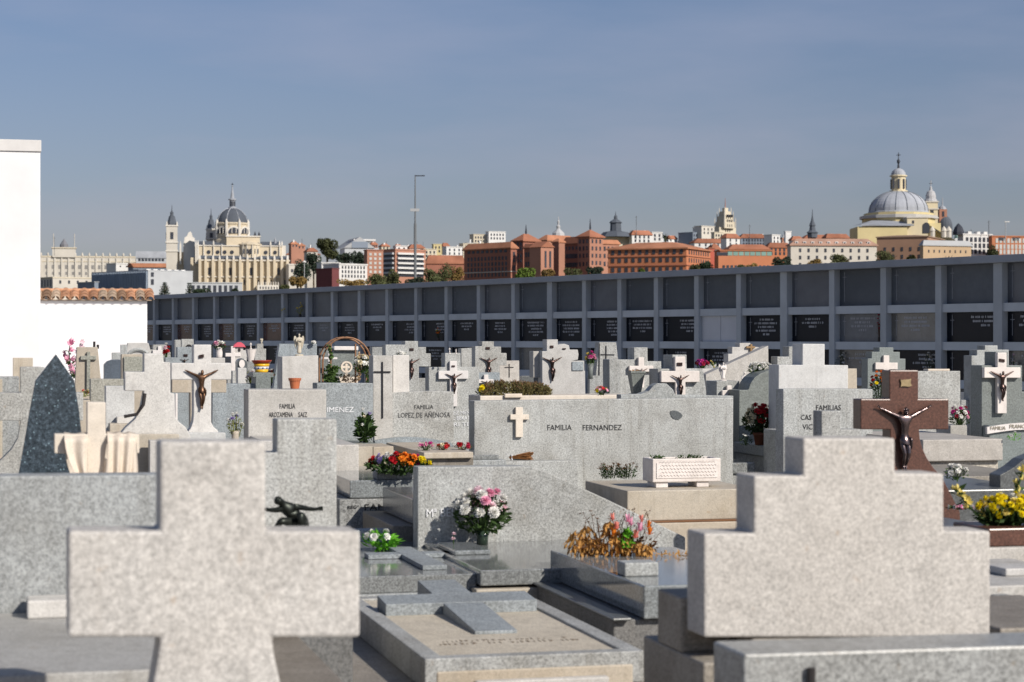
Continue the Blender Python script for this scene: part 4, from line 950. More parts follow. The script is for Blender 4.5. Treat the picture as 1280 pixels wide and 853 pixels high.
# statues
def robed(e, h, mat, wings=False, kneel=False, seed=1):
    """a small carved robed figure: one body surface, wings as a part"""
    V = [(0,0,.04,.13),(0,0,.22,.105),(0,-.01,.42,.085),(0,-.01,.55,.082),(0,-.01,.70,.095),(0,0,.79,.05),(0,-.02,.84,.032),(.0,-.035,.90,.05),(.0,-.03,.96,.045)]
    if kneel: V = [(0,.08,.04,.17),(0,.05,.2,.15),(0,.0,.36,.12),(0,-.02,.50,.10),(0,-.04,.64,.10),(0,-.04,.73,.06),(0,-.06,.79,.04),(.0,-.09,.86,.065),(.0,-.09,.94,.055)]
    E = [(i, i+1) for i in range(8)]
    for s in (-1, 1):
        n = len(V); V += [(s*.12,-.01,V[4][2]+.03,.042),(s*.14,-.07,V[4][2]-.11,.034),(s*.05,-.15,V[4][2]-.06,.026),(s*.012,-.17,V[4][2]+.01,.018)]; E += [(4,n),(n,n+1),(n+1,n+2),(n+2,n+3)]
    me = skin_mesh('carved_body', V, E, 2); me.materials.append(mat)
    o = bpy.data.objects.new('carved_body', me); COL.objects.link(o); o.parent = e; o.scale = (h,h,h); o.location = (0,0,.03*h)
    if wings:
        for s in (-1, 1):
            b = MB(); pr = [(.03,.62),(.09,.80),(.17,.90),(.23,.86),(.24,.70),(.21,.52),(.16,.36),(.12,.26),(.10,.40),(.06,.50)]
            b.prism([(s*x*h, z*h) for x, z in pr], .07*h, .105*h); b.build('wing', mat, e, .01)
    b = MB(); b.lathe([(.20*h,-.01),(.20*h,.03*h),(.15*h,.06*h)], n=14); b.build('statue_base', mat, e)
IV = granite('ivory_stone', (.66,.60,.49), dark=.8, light=1.1, stain=.5, amount=.5)
for lab, px, Y, yb, yt, mat, wi, kn in (
    ('cream stone angel with folded wings on the tall pale block', 374, 20.15, 444.8, 417, IV, True, False),
    ('small white standing angel statuette on the low grey pedestal', 904, 20.65, 476.3, 453, G_WHITE, True, False),
    ('small white kneeling praying figure beside the greenish headstone', 930, 20.7, 487.5, 464, G_WHITE, False, True),
    ('tiny white praying figurine on a white vase among the far left stones', 313.5, 27.9, 436, 428, G_WHITE, False, False),
    ('tiny ivory figurine on the grey pillar stone above the painted pot', 327, 29.1, 430, 422.5, IV, True, False),
    ('tiny white figurine left on the grey block stone near the centre', 562, 21.8, 441.4, 434.5, G_WHITE, False, False),
    ('tiny white figurine right on the grey block stone near the centre', 570, 21.8, 441.4, 436, G_WHITE, False, True)):
    p = at(px, CY, Y); e = empty('statue', (p.x, Y, zat(yb, Y)), ROT); tag(e, lab, 'statue', 'small statues on the graves'); robed(e, zat(yt, Y)-zat(yb, Y), mat, wi, kn)
def white_vase():
    p = at(313.5, CY, 27.9); z = zat(452, 27.9); e = empty('white_vase', (p.x, 27.9, z)); tag(e, 'tall white tapering vase under a tiny praying figurine', 'vase')
    b = MB(); b.lathe([(.035,0),(.05,.05),(.075,.165),(.08,.17)], n=12); b.build('vase_body', G_WHITE, e); b = MB(); b.box(-.12,.12,-.1,.1,-z,-.001); b.build('stand', G_MID, e)
white_vase()
def shrine():
    p = at(299, CY, 27); k = 27/F; z = zat(440, 27); e = empty('small_shrine', (p.x, 27, z), ROT); tag(e, 'tiny house-shaped shrine with pink-red arched roof', 'shrine')
    b = MB(); b.box(-5*k,5*k,0,.12,0,6*k); b.box(-7*k,7*k,.0,.14,-z,-.001); b.build('wall', G_PALE, e)
    b = MB(); b.prism([(-8*k,5.5*k),(-6*k,9*k),(-2*k,12*k),(2*k,12*k),(6*k,9*k),(8*k,5.5*k),(6*k,6.1*k),(-6*k,6.1*k)], -.03, .15); b.build('roof', plain('pink_red', (.60,.10,.14), .5), e)
    b = MB(); b.prism([(1.8*k*cos(a), 2.2*k+2.4*k*sin(a)) for a in [2*pi*i/10 for i in range(10)]], -.004, -.001); b.build('niche', IRON, e)
shrine()
def rose_arch():
    Y = 21.2; k = Y/F; p = at(431, CY, Y); e = empty('rose_arch', (p.x, Y, 0), ROT); tag(e, 'rusty metal rose arch overgrown with ivy above the panel headstone', 'arch')
    RU = plain('rusty_metal', (.24,.13,.075), .6, .3, .3, 20); zc = zat(452, Y); b = MB()
    def ar(r, x0, y): return [(x0-r*k, y, .55)] + [(x0 + r*k*cos(radians(180-a*15)), y, zc + r*k*sin(radians(a*15))) for a in range(13)] + [(x0+r*k, y, .55)]
    b.tube(ar(30, 0, -.12), .010, 6); b.tube(ar(30, 0, .12), .010, 6)
    for a in range(1, 12, 2): x, z = 30*k*cos(radians(a*15)), zc+30*k*sin(radians(a*15)); b.tube([(x,-.12,z),(x,.12,z)], .006, 5)
    for s in (-20, 11): b.tube([(s*k, -.12, .5), (s*k, -.12, zc+22*k)], .010, 6)
    b.build('arch_frame', RU, e)
    b = MB(); R = random.Random(8)
    for x, z0, z1, n, w in ((-21, 1.17, zat(430, Y), 130, 2.2), (-19, 1.17, zat(458, Y), 420, 8), (27, 1.17, zat(446, Y), 90, 2)):
        for i in range(n): t = R.random()**1.4; leaves(b, R, 1, (x*k + R.gauss(0, w*.5)*k, -.13+R.uniform(-.05,.05), z0 + (z1-z0)*t), (.01,.01,.01), .045, slim=.7)
    b.build('ivy', leafmat('ivy_leaf', (.10,.17,.05)), e)
    b = MB(); leaves(b, R, 200, (15*k, -.14, zat(458, Y)), (3*k,.03,18*k), .03, slim=.5); leaves(b, R, 120, (4*k, -.14, zat(473, Y)), (14*k,.03,5*k), .03, slim=.5); b.build('dry_blooms', leafmat('dry_bloom', (.50,.36,.22)), e)
rose_arch()
def bowed():
    Y = 8.85; p = at(370, CY, Y); e = empty('bronze_figure', (p.x, Y, .80), 0); e.scale = (.88, .88, .88); tag(e, 'dark bronze bowed figure with arms stretched sideways beside the large flared cross', 'statue'); k = Y/F
    def q(px, py, y, r): return ((px-370)*k, y, (zat(py, Y)-.80), r)
    V = [q(378,650,.02,.026), q(371,643,-.01,.024), q(363,634,-.03,.027), q(358,628,-.04,.022), q(352,622,-.06,.012), q(348,619,-.075,.017), q(345,616,-.085,.016)]
    E = [(i,i+1) for i in range(6)]
    def ch(par, *pts):
        for a in pts: V.append(a); E.append((par, len(V)-1)); par = len(V)-1
        return par
    h1 = ch(3, q(366,628,-.03,.014), q(378,629,-.03,.011), q(390,631,-.035,.009), q(399,631.5,-.04,.0065), q(404,630,-.045,.007)); h2 = ch(3, q(352,630,-.05,.014), q(345,632,-.06,.011), q(337,632,-.06,.009), q(329,631,-.06,.0065), q(324,630,-.06,.007))
    for h, s in ((h1,1),(h2,-1)):
        for j in range(4): ch(h, (V[h][0]+s*.012, V[h][1]-.004, V[h][2]+(j-1.5)*.005, .003), (V[h][0]+s*.02, V[h][1]-.012, V[h][2]+(j-1.5)*.006, .0022))
    ch(0, q(381,646,-.05,.02), q(379,637,-.10,.016), q(380,648,-.10,.012), q(380,656,-.09,.009), q(377,659,-.11,.009)); ch(0, q(366,650,-.05,.02), q(352,646,-.10,.015), q(346,655,-.09,.011), q(340,660,-.10,.009))
    V = [(v[0], v[1], v[2], v[3]*1.35) for v in V]
    me = skin_mesh('cast_body', V, E, 2); me.materials.append(plain('dark_green_bronze', (.035,.04,.035), .4, .7, .4, 30))
    o = bpy.data.objects.new('cast_body', me); COL.objects.link(o); o.parent = e
    b = MB(); b.lathe([(.0,.016),(.012,.014),(.019,.0),(.018,-.015),(.008,-.024)], 0, 0, 10); h = b.build('hair', me.materials[0], e, smooth=True); h.location = ((346.5-370)*k, -.074, zat(617, Y)-.80)
    b = MB(); b.prism([((372-370)*k, .02), ((390-370)*k, .02), ((386-370)*k, .09), ((376-370)*k, .08)], -.03, .03); b.build('drapery', me.materials[0], e, .008)
bowed()

# ================================================================== burial niche wall
POSTS = [140, 154, 173, 194,217.7,243.1,269.5,295.9,324.4,354.8,385.4,417,450.8,485.4,521.7,559.6,600.1,643.4,689,732.2,776.4,822.2,872.8,925.5,981.8,1042,1106.4,1175.3,1249.6,1330,1418]
PA, PB = Vector((-13.66, 78.4, 0)), Vector((9.74, 40.9, 0))
def niches():
    d = (PA-PB).normalized(); ang = atan2(d.y, d.x)            # local x runs along the wall, from near right to far left
    o = PB
    def tpos(px):
        k = (px-CX)/F; return (k*o.y - o.x) / (d.x - k*d.y)
    e = empty('burial_niche_wall', o, ang); tag(e, 'long grey wall of stacked burial niches closed by dark plaques, behind the graves', 'niche wall')
    # with this rotation the front of the wall is local +y
    CON = plain('painted_concrete', (.375,.415,.455), .75, 0, .13, 1.5, bump=.05); COP = plain('coping_concrete', (.27,.30,.345), .7, 0, .1, 2)
    BEAM = plain('pale_beam', (.46,.51,.56), .75, 0, .12, 1.5, bump=.05)  # beams in a paler tone than the posts
    ts = [tpos(p) for p in POSTS]; t0, t1 = min(ts)-.3, max(ts)+.3
    top = EYE + 1.67; rows = [2.37, 1.59, .81, .03]; rowh = .61; bw = .17
    b = MB(); b.box(t0, t1, -2.6, -.35, 0, top-.16); b.build('back_mass', CON, e)
    b = MB(); b.box(t0-.1, t1+.1, -2.7, .20, top-.15, top); b.build('coping', COP, e, .01)
    for z in (2.20, 1.42, .64):
        b = MB(); b.box(t0, t1, -.349, .02, z, z+bw); b.build('beam', BEAM, e)
    b = MB(); b.box(t0, t1, -.349, .05, 0, .05); b.build('base_beam', CON, e)
    for i, t in enumerate(ts):
        b = MB(); w = .088 if i not in (18, 24, 28) else .12; b.box(t-w, t+w, -.34, .06, 0, top-.151); b.build('post', CON, e, .006)
    R = random.Random(12)
    PM = plain('plaque_matt', (.085,.10,.12), .5, 0, .12, 6, .3); PK = plain('plaque_black', (.008,.011,.018), .3, 0, .1, 6, .12); PG = plain('plaque_grey', (.11,.125,.145), .3, 0, .2, 6); PW = plain('closing_panel', (.50,.53,.58), .7, 0, .04, 3); PBR = plain('plaque_brown_reflection', (.085,.04,.03), .2, 0, .6, 1.2, .4); PS = granite('marbled_plaque', (.17,.175,.175), stain=.5, rough=.25)  # brown plaque: mirrored surroundings put into the colour
    PM2 = plain('plaque_matt_warm', (.088,.10,.122), .35, 0, .25, 1.5, .4); PM3 = plain('plaque_matt_dark', (.07,.085,.105), .5, 0, .2, 1.5, .3)
    TM = plain('plaque_text', (.36,.38,.42), .5); CRM = plain('plaque_cross', (.26,.28,.32), .4, .2)
    order = sorted(ts)
    pm = {}
    for i in range(len(order)-1):
        a, c = order[i]+.092, order[i+1]-.092      # i = 0 is the nearest bay (right)
        px = CX + F*(o.x + d.x*(a+c)/2)/(o.y + d.y*(a+c)/2)
        for r, z in enumerate(rows[:4]):
            zz = (2.37, 1.59, .81, .05)[r]; zt = (3.165, 2.197, 1.417, .637)[r]
            if r == 0: m = R.choice((PM, PM, PM2, PM3))
            elif r == 1: m = PW if 872 < px < 925 else PG if (1042 < px < 1106 or 385 < px < 417) else PS if 1106 < px < 1175 else PBR if (px < 300 and i % 2) or 322 < px < 354 else PK
            else: m = R.choice((PK, PK, PK, PS)) if r == 2 else R.choice((PK, PG, PS))
            b = MB(); 
            if m is PW: mid = (a+c)/2; b.box(a, mid-.008, -.10, -.05, zz, zt); b.box(mid+.008, c, -.10, -.05, zz, zt)
            else: b.box(a, c, -.14, -.10, zz, zt)
            pl = b.build('niche_plaque', m, e, .003)
            if m is PW: continue
            b = MB(); xc = c - .16          # thin cross at the plaque's left side as seen
            zc = zt - .12; b.box(xc-.006, xc+.006, -.099, -.094, zz+.1 if r == 0 else zz+.13, zt-.05); b.box(xc-.055, xc+.055, -.099, -.094, zc-.045, zc-.033)
            b.build('cross', CRM, pl)
            if r in (1, 2) and not (r == 2 and R.random() < .3):
                b = MB(); n = R.choice((3,4,5)); x0 = (a+c)/2 - (.35 if R.random() < .3 else .0)
                for j in range(n):
                    w = R.uniform(.2, .42) if j < n-1 else .12; zl = zt - .12 - j*.085; x = x0 - w
                    while x < x0 + w:
                        lw = R.uniform(.016, .034); b.box(x, x+lw, -.0995, -.096, zl, zl+.042)
                        if R.random() < .3: b.box(x+lw*.3, x+lw*.6, -.0995, -.096, zl+.043, zl+.05)
                        x += lw + R.choice((.012, .014, .045))
                b.build('inscription', TM, pl)
niches(); niches_d = (PA-PB).normalized()
def niche_flowers():
    o = PB; d = niches_d; n = Vector((-d.y, d.x, 0))
    for lab, px, yb, w, h, cols, lf in (
        ('yellow-green bunch on a second-row niche near the left', 355, 392, 9, 12, ['paleyellow','yellow'], L_YG),
        ('yellow flowers on a niche above the cream angel', 375, 388, 11, 11, ['yellow','paleyellow'], L_YG),
        ('small orange and yellow flowers on a niche plaque near the centre', 548, 415, 8, 7, ['orange','yellow'], L_DARK),
        ('dark leafy vase with faded rose on the grey niche plaque at right', 1099, 418, 9, 26, ['crimson'], L_BROWN),
        ('white flowers in a third-row niche at right, left one', 1051, 462, 15, 28, ['white'], L_DARK),
        ('white flowers in a third-row niche at right, beside the dark vase', 1162, 462, 17, 32, ['white'], L_DARK),
        ('pale flowers on the right-most niche ledge', 1268, 466, 12, 26, ['white','palepink'], L_DARK)):
        k = (px-CX)/F; t = (k*o.y - o.x) / (d.x - k*d.y); q = o + d*t - n*0; q = q + Vector((-d.y, d.x, 0))*.0
        nrm = Vector((d.y*-1, d.x, 0)); nrm = nrm if nrm.y < 0 else -nrm
        q = q + nrm*.0; Y = q.y
        rows_z = [2.37, 1.59, .81]; z = min((r for r in rows_z), key=lambda r: abs(r - zat(yb, Y)))
        e = bouquet(lab, CX + F*(q.x)/(Y), Y, z, w, yb-h, cols, 'rose', 7, .05, 'vase', .10, IRON, lf, 90, seed=int(px), group='flowers on the burial niches')
        e.location = (q.x, q.y, z)
        # recompute height relative to the sill is already inside bouquet()
niche_flowers()

# ================================================================== white walls at the left
def white_walls():
    Y = 46; e = empty('white_building', (at(50.5, CY, Y).x, Y, 0), radians(14.5)); tag(e, 'tall plain white building with grey stone cap at the left edge', 'building')
    s = Y/F; h = EYE + (CY-190)*s; b = MB(); b.box(-9, 0, 0, 3.8, 0, h); b.build('wall', WHITE_P, e, .02)
    b = MB(); b.box(-9, .02, -.04, 3.84, h+.002, h+14.5*s); b.build('cap', CAPST, e, .01)
    Y = 50; e = empty('tiled_white_wall', (at(184, CY, Y).x, Y, 0), radians(11)); tag(e, 'white rendered wall topped with curved terracotta tiles', 'wall')
    s = Y/F; h = EYE + (CY-376)*s; L = 3.6; b = MB(); b.box(-L, -.0, 0, .5, 0, h); b.build('wall', WHITE_P, e, .02)
    cols = [plain('tile_orange', (.44,.235,.14), .85, 0, .45, 9), plain('tile_pale', (.46,.35,.26), .85, 0, .4, 9), plain('tile_dark', (.27,.17,.11), .85, 0, .35, 9)]
    R = random.Random(4); n = 18
    for i in range(n+1):
        x = .06 - i*.224 ; b = MB()
        # a run of three overlapping barrel tiles sloping to the viewer
        for j in range(3):
            y0 = -.16 + j*.26; z0 = h + .02 + j*.075; y1 = y0 + .34; z1 = z0 + .085; vs = []; fs = []; m = 9
            for (yy, zz, rr) in ((y0, z0, .112), (y1, z1, .088)):
                for q in range(m+1):
                    a = pi*q/m; vs.append((x + rr*cos(a), yy, zz + rr*.85*sin(a)))
                for q in range(m, -1, -1):
                    a = pi*q/m; vs.append((x + (rr-.018)*cos(a), yy, zz + (rr-.018)*.85*sin(a)))
            k2 = 2*(m+1)
            for q in range(k2): fs.append((q, (q+1) % k2, k2+(q+1) % k2, k2+q))
            fs += [tuple(range(k2-1, -1, -1)), tuple(range(k2, 2*k2))]; b.add(vs, fs)
        b.build('roof_tile_run', R.choice(cols), e)
        if i < n:       # channel tile between, upside down
            b = MB(); x2 = x-.112; vs = []; fs = []; m = 8
            for (yy, zz) in ((-.13, h+.015), (.6, h+.21)):
                for q in range(m+1): a = pi + pi*q/m; vs.append((x2 + .10*cos(a), yy, zz + .07 + .07*sin(a)))
                for q in range(m, -1, -1): a = pi + pi*q/m; vs.append((x2 + .085*cos(a), yy, zz + .07 + .055*sin(a)))
            k2 = 2*(m+1)
            for q in range(k2): fs.append((q, (q+1) % k2, k2+(q+1) % k2, k2+q))
            fs += [tuple(range(k2-1, -1, -1)), tuple(range(k2, 2*k2))]; b.add(vs, fs); b.build('channel_tile', cols[2], e)
    b = MB(); b.prism([(-L, h), (.12, h), (.12, h+.02), (-L, h+.02)], -.1, .6); b.build('mortar_bed', cols[1], e)
    b = MB(); b.box(-L, .08, .45, .66, h+.215, h+.30); b.build('ridge', cols[0], e, .03)
white_walls()
# ================================================================== the city beyond
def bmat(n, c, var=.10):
    m = sum(c)/3; c = tuple((x*.94 + m*.06)*.94 + h for x, h in zip(c, (.008, .009, .012)))  # muted and lifted towards blue-grey: distance haze put into the colour
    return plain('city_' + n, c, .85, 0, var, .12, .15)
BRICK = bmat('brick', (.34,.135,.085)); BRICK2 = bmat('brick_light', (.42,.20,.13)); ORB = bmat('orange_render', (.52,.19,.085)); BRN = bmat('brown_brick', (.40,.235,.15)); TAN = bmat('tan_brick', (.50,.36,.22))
CRM = bmat('cream', (.62,.55,.42)); CRM2 = bmat('pale_cream', (.60,.56,.49)); WHT = bmat('white', (.70,.69,.67)); YEL = bmat('yellow_render', (.66,.55,.28)); CATH = bmat('cathedral_stone', (.63,.54,.395)); CATHW = bmat('cathedral_white', (.69,.65,.58))
ROOFR = bmat('red_tiles', (.36,.14,.075), .3); ROOFO = bmat('orange_tiles', (.44,.185,.095), .3); SLATE = bmat('slate', (.10,.115,.14), .15); LEAD = bmat('lead', (.36,.38,.42), .25); GREYR = bmat('grey_roof', (.42,.43,.44)); GREYB = bmat('pale_grey_panels', (.50,.52,.54)); BLUEG = bmat('blue_grey', (.22,.26,.32)); DRED = bmat('dark_red', (.17,.05,.05))
WIN = plain('window_glass', (.05,.055,.07), .3, 0, .3, 1); WINW = plain('window_shutter', (.5,.5,.48), .6); WING = plain('green_glass', (.20,.34,.30), .3); DARKM = plain('city_dark', (.04,.045,.06), .6); GREENC = plain('copper_green', (.16,.26,.24), .6)
_c = MB(); _c.box(-.5,.5,-.5,.5,-.5,.5); _o = _c.build('window', WIN); CUBE = _o.data; bpy.data.objects.remove(_o)
CUBES = {}
def win(parent, loc, dims, mat=WIN, name='window'):
    if mat.name not in CUBES:
        me = CUBE.copy(); me.materials.clear(); me.materials.append(mat); CUBES[mat.name] = me
    o = bpy.data.objects.new(name, CUBES[mat.name]); COL.objects.link(o); o.parent = parent; o.location = loc; o.scale = dims; return o

class Bld:
    """a block with its near vertical edge at pc: left face to pl, right face to pr"""
    def __init__(s, label, pl, pc, pr, pt, Y, psi, mat, group='buildings of the distant city', name='building', base=0, cat='building'):
        s.Y = Y; s.k = Y/F; s.psi = radians(psi); X = (pc-CX)*s.k; s.X = X; s.top = zat(pt, Y)
        s.e = empty(name, (X, Y, 0), s.psi); tag(s.e, label, cat, group)
        c, n = cos(s.psi), sin(s.psi); kR, kL = (pr-CX)/F, (pl-CX)/F
        s.a = max(.5, (kR*Y - X)/(c - kR*n)); s.b = max(.5, (X - kL*Y)/(n + kL*c))
        if psi < 3: s.b = 14
        b = MB(); b.box(0, s.a, 0, s.b, base, s.top); b.build('wall', mat, s.e)
    def h(s, py): return zat(py, s.Y)
    def hip(s, mat, rise, over=.6, ridge=.35):
        a, b_, z, o = s.a, s.b, s.top, over; i = min(a, b_)*ridge; 
        b = MB(); b.add([(-o,-o,z),(a+o,-o,z),(a+o,b_+o,z),(-o,b_+o,z),(i,i if b_<a else i,z+rise),(a-i,i,z+rise),(a-i,b_-i,z+rise),(i,b_-i,z+rise),(-o,-o,z-.5),(a+o,-o,z-.5),(a+o,b_+o,z-.5),(-o,b_+o,z-.5)],
              [(0,1,5,4),(1,2,6,5),(2,3,7,6),(3,0,4,7),(4,5,6,7),(1,0,8,9),(2,1,9,10),(3,2,10,11),(0,3,11,8),(8,11,10,9)]); s.roof = b.build('roof', mat, s.e); return s
    def flat(s, mat, t=.8, over=.3):
        b = MB(); b.box(-over, s.a+over, -over, s.b+over, s.top+.02, s.top+t); s.roof = b.build('roof', mat, s.e); return s
    def wins(s, face, ys, n, w=1.3, h=1.9, mat=WIN, m=.06, skip=None, name='window'):
        L = s.a if face == 'R' else s.b
        for py in ys:
            for i in range(n):
                t = L*(m + (1-2*m)*(i+.5)/n)
                if face == 'R': win(s.e, (t, -.03, s.h(py)), (w, .30, h), mat, name)
                else: win(s.e, (-.03, t, s.h(py)), (.30, w, h), mat, name)
        return s
    def band(s, py, t=.5, mat=CRM2, name='cornice', o=.35):
        z = s.h(py); b = MB(); b.box(-o, s.a+o, -o, s.b+o, z-t/2, z+t/2); b.build(name, mat, s.e); return s
    def chimney(s, ts, h=2.5, mat=None):
        for tx, ty in ts: b = MB(); b.box(s.a*tx-.6, s.a*tx+.6, s.b*ty-.6, s.b*ty+.6, s.top-.2, s.top+h+1.5); b.build('chimney', mat or WHT, s.roof)
        return s

# dry hill sheet and city ground
def terrain():
    b = MB(); nx, ny = 60, 50; X0, X1, Y0, Y1 = -2600, 2600, 130, 6500
    def hgt(x, y):
        t = max(0, min(1, (y-450)/900)); t = t*t*(3-2*t); return -.6 + 19*t + (noise.noise(Vector((x*.004, y*.004, 0)))*3*t) + max(0, (y-1500))*.004
    vs = []; fs = []
    for j in range(ny+1):
        y = Y0 + (Y1-Y0)*(j/ny)**1.8
        for i in range(nx+1): x = X0 + (X1-X0)*i/nx; vs.append((x, y, hgt(x, y)))
    for j in range(ny):
        for i in range(nx): a = j*(nx+1)+i; fs.append((a, a+1, a+nx+2, a+nx+1))
    b.add(vs, fs); tag(b.build('hill', plain('hill_ground', (.13,.12,.07), .95, 0, .4, .01, rnd=False), smooth=True), kind='structure')
    b = MB(); b.add([(-3000,-60,-.012),(3000,-60,-.012),(3000,9000,-.612),(-3000,9000,-.612)], [(0,1,2,3)])
    m = plain('dusty_ground', (.30,.27,.22), .95, 0, .3, .4, rnd=False); tag(b.build('ground', m), kind='structure')
    b = MB(); b.add([(-40,-12,0),(60,-12,0),(60,120,0),(-60,120,0)], [(0,1,2,3)])
    tag(b.build('cemetery_path', granite('concrete_path', (.42,.39,.35), dark=.8, light=1.1, stain=.4, grain=2, rough=.85)), kind='structure')
terrain()

def dome(b, r, h, z, n=24, m=8, cx=0, cy=0, e=1.0, r0=0.0):
    b.lathe([(max(r0, r*cos(pi/2*i/m)), z + h*sin(pi/2*i/m)**e) for i in range(m+1)], cx, cy, n)

def cathedral():
    Y = 1350; k = Y/F; px0 = 293; e = empty('cathedral', (at(px0, CY, Y).x, Y, 0), radians(10)); tag(e, 'cream baroque cathedral with slate blue dome, buttressed apse and slim towers', 'cathedral')
    X = lambda px: (px-px0)*k/cos(radians(10)); H = lambda py: zat(py, Y)
    def bx(nm, x0, x1, yt, yb, d0, d1, m, par=None):
        b = MB(); b.box(X(x0), X(x1), d0, d1, H(yb), H(yt)); return b.build(nm, m, par or e)
    # lower body, ribbed with buttresses
    bx('apse_wall', 250, 360, 324, 420, 0, 30, CATH); bx('side_wall', 240, 251, 322, 420, 6, 32, CATH)
    for x in (251,258,267,275,284,292,300,309,318,326,334,342,351,358):
        b = MB(); b.box(X(x)-.9, X(x)+.9, -2.6, 1, H(420), H(325)); b.build('buttress', CATH, e); 
        b = MB(); b.lathe([(.9,H(325)),(.9,H(322.5)),(.1,H(318.5))], X(x), -1.4, 4, ph=.5); b.build('pinnacle', CATHW, e)
    bx('cornice', 249, 361, 326.5, 325, -1.2, 0, CATHW); bx('lower_cornice', 249, 361, 347, 345.8, -1.0, 0, CATHW)
    for x in (262.5,288,313.5,347): 
        for y in ((337, 345),): o = bx('window', x-1.4, x+1.4, y[0]-2, y[1]-1, -.4, 0.05, WIN)
    for x in (271,280,296,305,322,330,338,355): bx('niche_window', x-.7, x+.7, 350, 356, -.3, 0.05, WIN)
    # slanting roofs of the ring of chapels
    b = MB(); 
    for i in range(13):
        x0, x1 = 252+i*8.2, 252+i*8.2+7.4; b.add([(X(x0),-.5,H(324)),(X(x1),-.5,H(324)),(X(x1),5,H(319.5)),(X(x0),5,H(319.5)),(X(x0),5,H(324)),(X(x1),5,H(324))], [(0,1,2,3),(4,0,3),(1,5,2),(3,2,5,4),(0,4,5,1)])
    b.build('chapel_roof', SLATE, e)
    bx('nave_wall', 247, 352, 307, 325, 6, 30, CATH); bx('nave_cornice', 246.5, 352.5, 307.6, 306.2, 5.4, 30, CATHW)
    for x0, x1 in ((251, 282), (327, 350)):
        b = MB(); b.add([(X(x0),6,H(306.2)),(X(x1),6,H(306.2)),(X(x1),18,H(300.5)),(X(x0),18,H(300.5)),(X(x0),30,H(306.2)),(X(x1),30,H(306.2))], [(0,1,2,3),(3,2,5,4),(0,3,4),(1,5,2)]); b.build('nave_roof', SLATE, e)
    for x in (262,273,281.5,290.5,332,343.5):
        b = MB(); b.prism([(X(x)+1.25*cos(2*pi*i/14), H(315)+1.25*sin(2*pi*i/14)) for i in range(14)], 5.6, 6.1); b.build('round_window', WIN, e)
    for x in (256,268,278,338,349): bx('pilaster', x-.5, x+.5, 305, 325, 4.9, 6, CATHW); 
    for x in (256,268,338,349,352):
        b = MB(); b.lathe([(.7,H(306)),(.7,H(304)),(.1,H(300))], X(x), 5.6, 4, ph=.5); b.build('pinnacle', CATHW, e)
    # crossing block and transept with its bowed chapel
    bx('crossing', 284, 325, 295.5, 325, 8, 34, CATH); bx('crossing_cornice', 283, 326, 295.5, 294, 7.4, 34.5, CATHW)
    b = MB(); b.lathe([(7.5,H(325)),(7.5,H(306)),(8,H(306)),(8,H(304.6)),(.3,H(300))], X(313), 9, 10); b.build('apse_chapel', CATH, e)
    for x in (305,309.5,313,318,322): bx('window', x-.9, x+.9, 311, 317, .6 + abs(x-313)*.28, 3, WIN)
    for x in (304,308.5,315,321): bx('pilaster', x-.35, x+.35, 305, 325, .4 + abs(x-313)*.3, 3, CATHW)
    b = MB(); b.add([(X(302),4,H(304.5)),(X(325),4,H(304.5)),(X(322),14,H(300)),(X(305),14,H(300))], [(0,1,2,3)]); b.build('chapel_roof', SLATE, e)
    for x in (285,324,319): 
        b = MB(); b.lathe([(.8,H(296)),(.8,H(293)),(.5,H(291)),(.05,H(288.5))], X(x), 8.5, 6); b.build('statue_pinnacle', DARKM if x != 285 else CATHW, e)
    b = MB(); b.lathe([(22*k,H(330)),(22*k,H(299)),(20.5*k,H(294.5))], X(292), 20, 8, ph=.5); b.build('drum_base', CATH, e)
    # drum
    cx, cy = X(292), 20; r = 20.5*k
    b = MB(); b.lathe([(r,H(295)),(r,H(279.5)),(r*1.05,H(279)),(r*1.05,H(277.5)),(r*.97,H(276.8))], cx, cy, 16, ph=.5); b.build('drum', CATH, e)
    for a in range(8):
        t = radians(-90 + 22 + a*45); b = MB(); b.lathe([(1.0,H(295)),(1.0,H(277)),(.8,H(275.5)),(.1,H(272.5))], cx+r*1.03*cos(t), cy+r*1.03*sin(t), 6); b.build('buttress_column', CATHW, e)
    for t in (-90+3-45, -90+3, -90+3+45):
        tt = radians(t); c0 = Vector((cx+r*.99*cos(tt), cy+r*.99*sin(tt))); s_ = Vector((-sin(tt), cos(tt))); o_ = Vector((cos(tt), sin(tt)))
        def P(u, z, w): q = c0 + s_*u + o_*w; return (q.x, q.y, z)
        zc = H(291); vs = []; m = 12
        for w, rad, nm, mt in ((.35, 4.9, 'window_arch', CATHW), (.5, 3.9, 'lunette_window', WIN)):
            b = MB(); n0 = [P(rad*cos(pi*i/m), zc + rad*sin(pi*i/m), w) for i in range(m+1)]; n1 = [P(rad*cos(pi*i/m), zc + rad*sin(pi*i/m), -.6) for i in range(m+1)]
            b.add(n0+n1, [tuple(range(m, -1, -1))] + [(i, i+1, m+2+i, m+1+i) for i in range(m)]); b.build(nm, mt, e)
        for u in (-1.4, 1.4): b = MB(); b.tube([P(u, zc, .6), P(u, zc+3.7, .6)], .3, 4); b.build('mullion', CATHW, e)
    b = MB(); dome(b, 19.6*k, 19.0*k, H(277), 32, 10, cx, cy, r0=2.2*k); b.build('dome', SLATE, e, smooth=False)
    for i in range(8):
        t = radians(-90+22+45*i); b = MB(); b.tube([(cx+19.8*k*cos(a_)*cos(t), cy+19.8*k*cos(a_)*sin(t), H(277)+19.2*k*sin(a_)) for a_ in [pi/2*q/9 for q in range(9)]], .32, 4); b.build('dome_rib', LEAD, e)
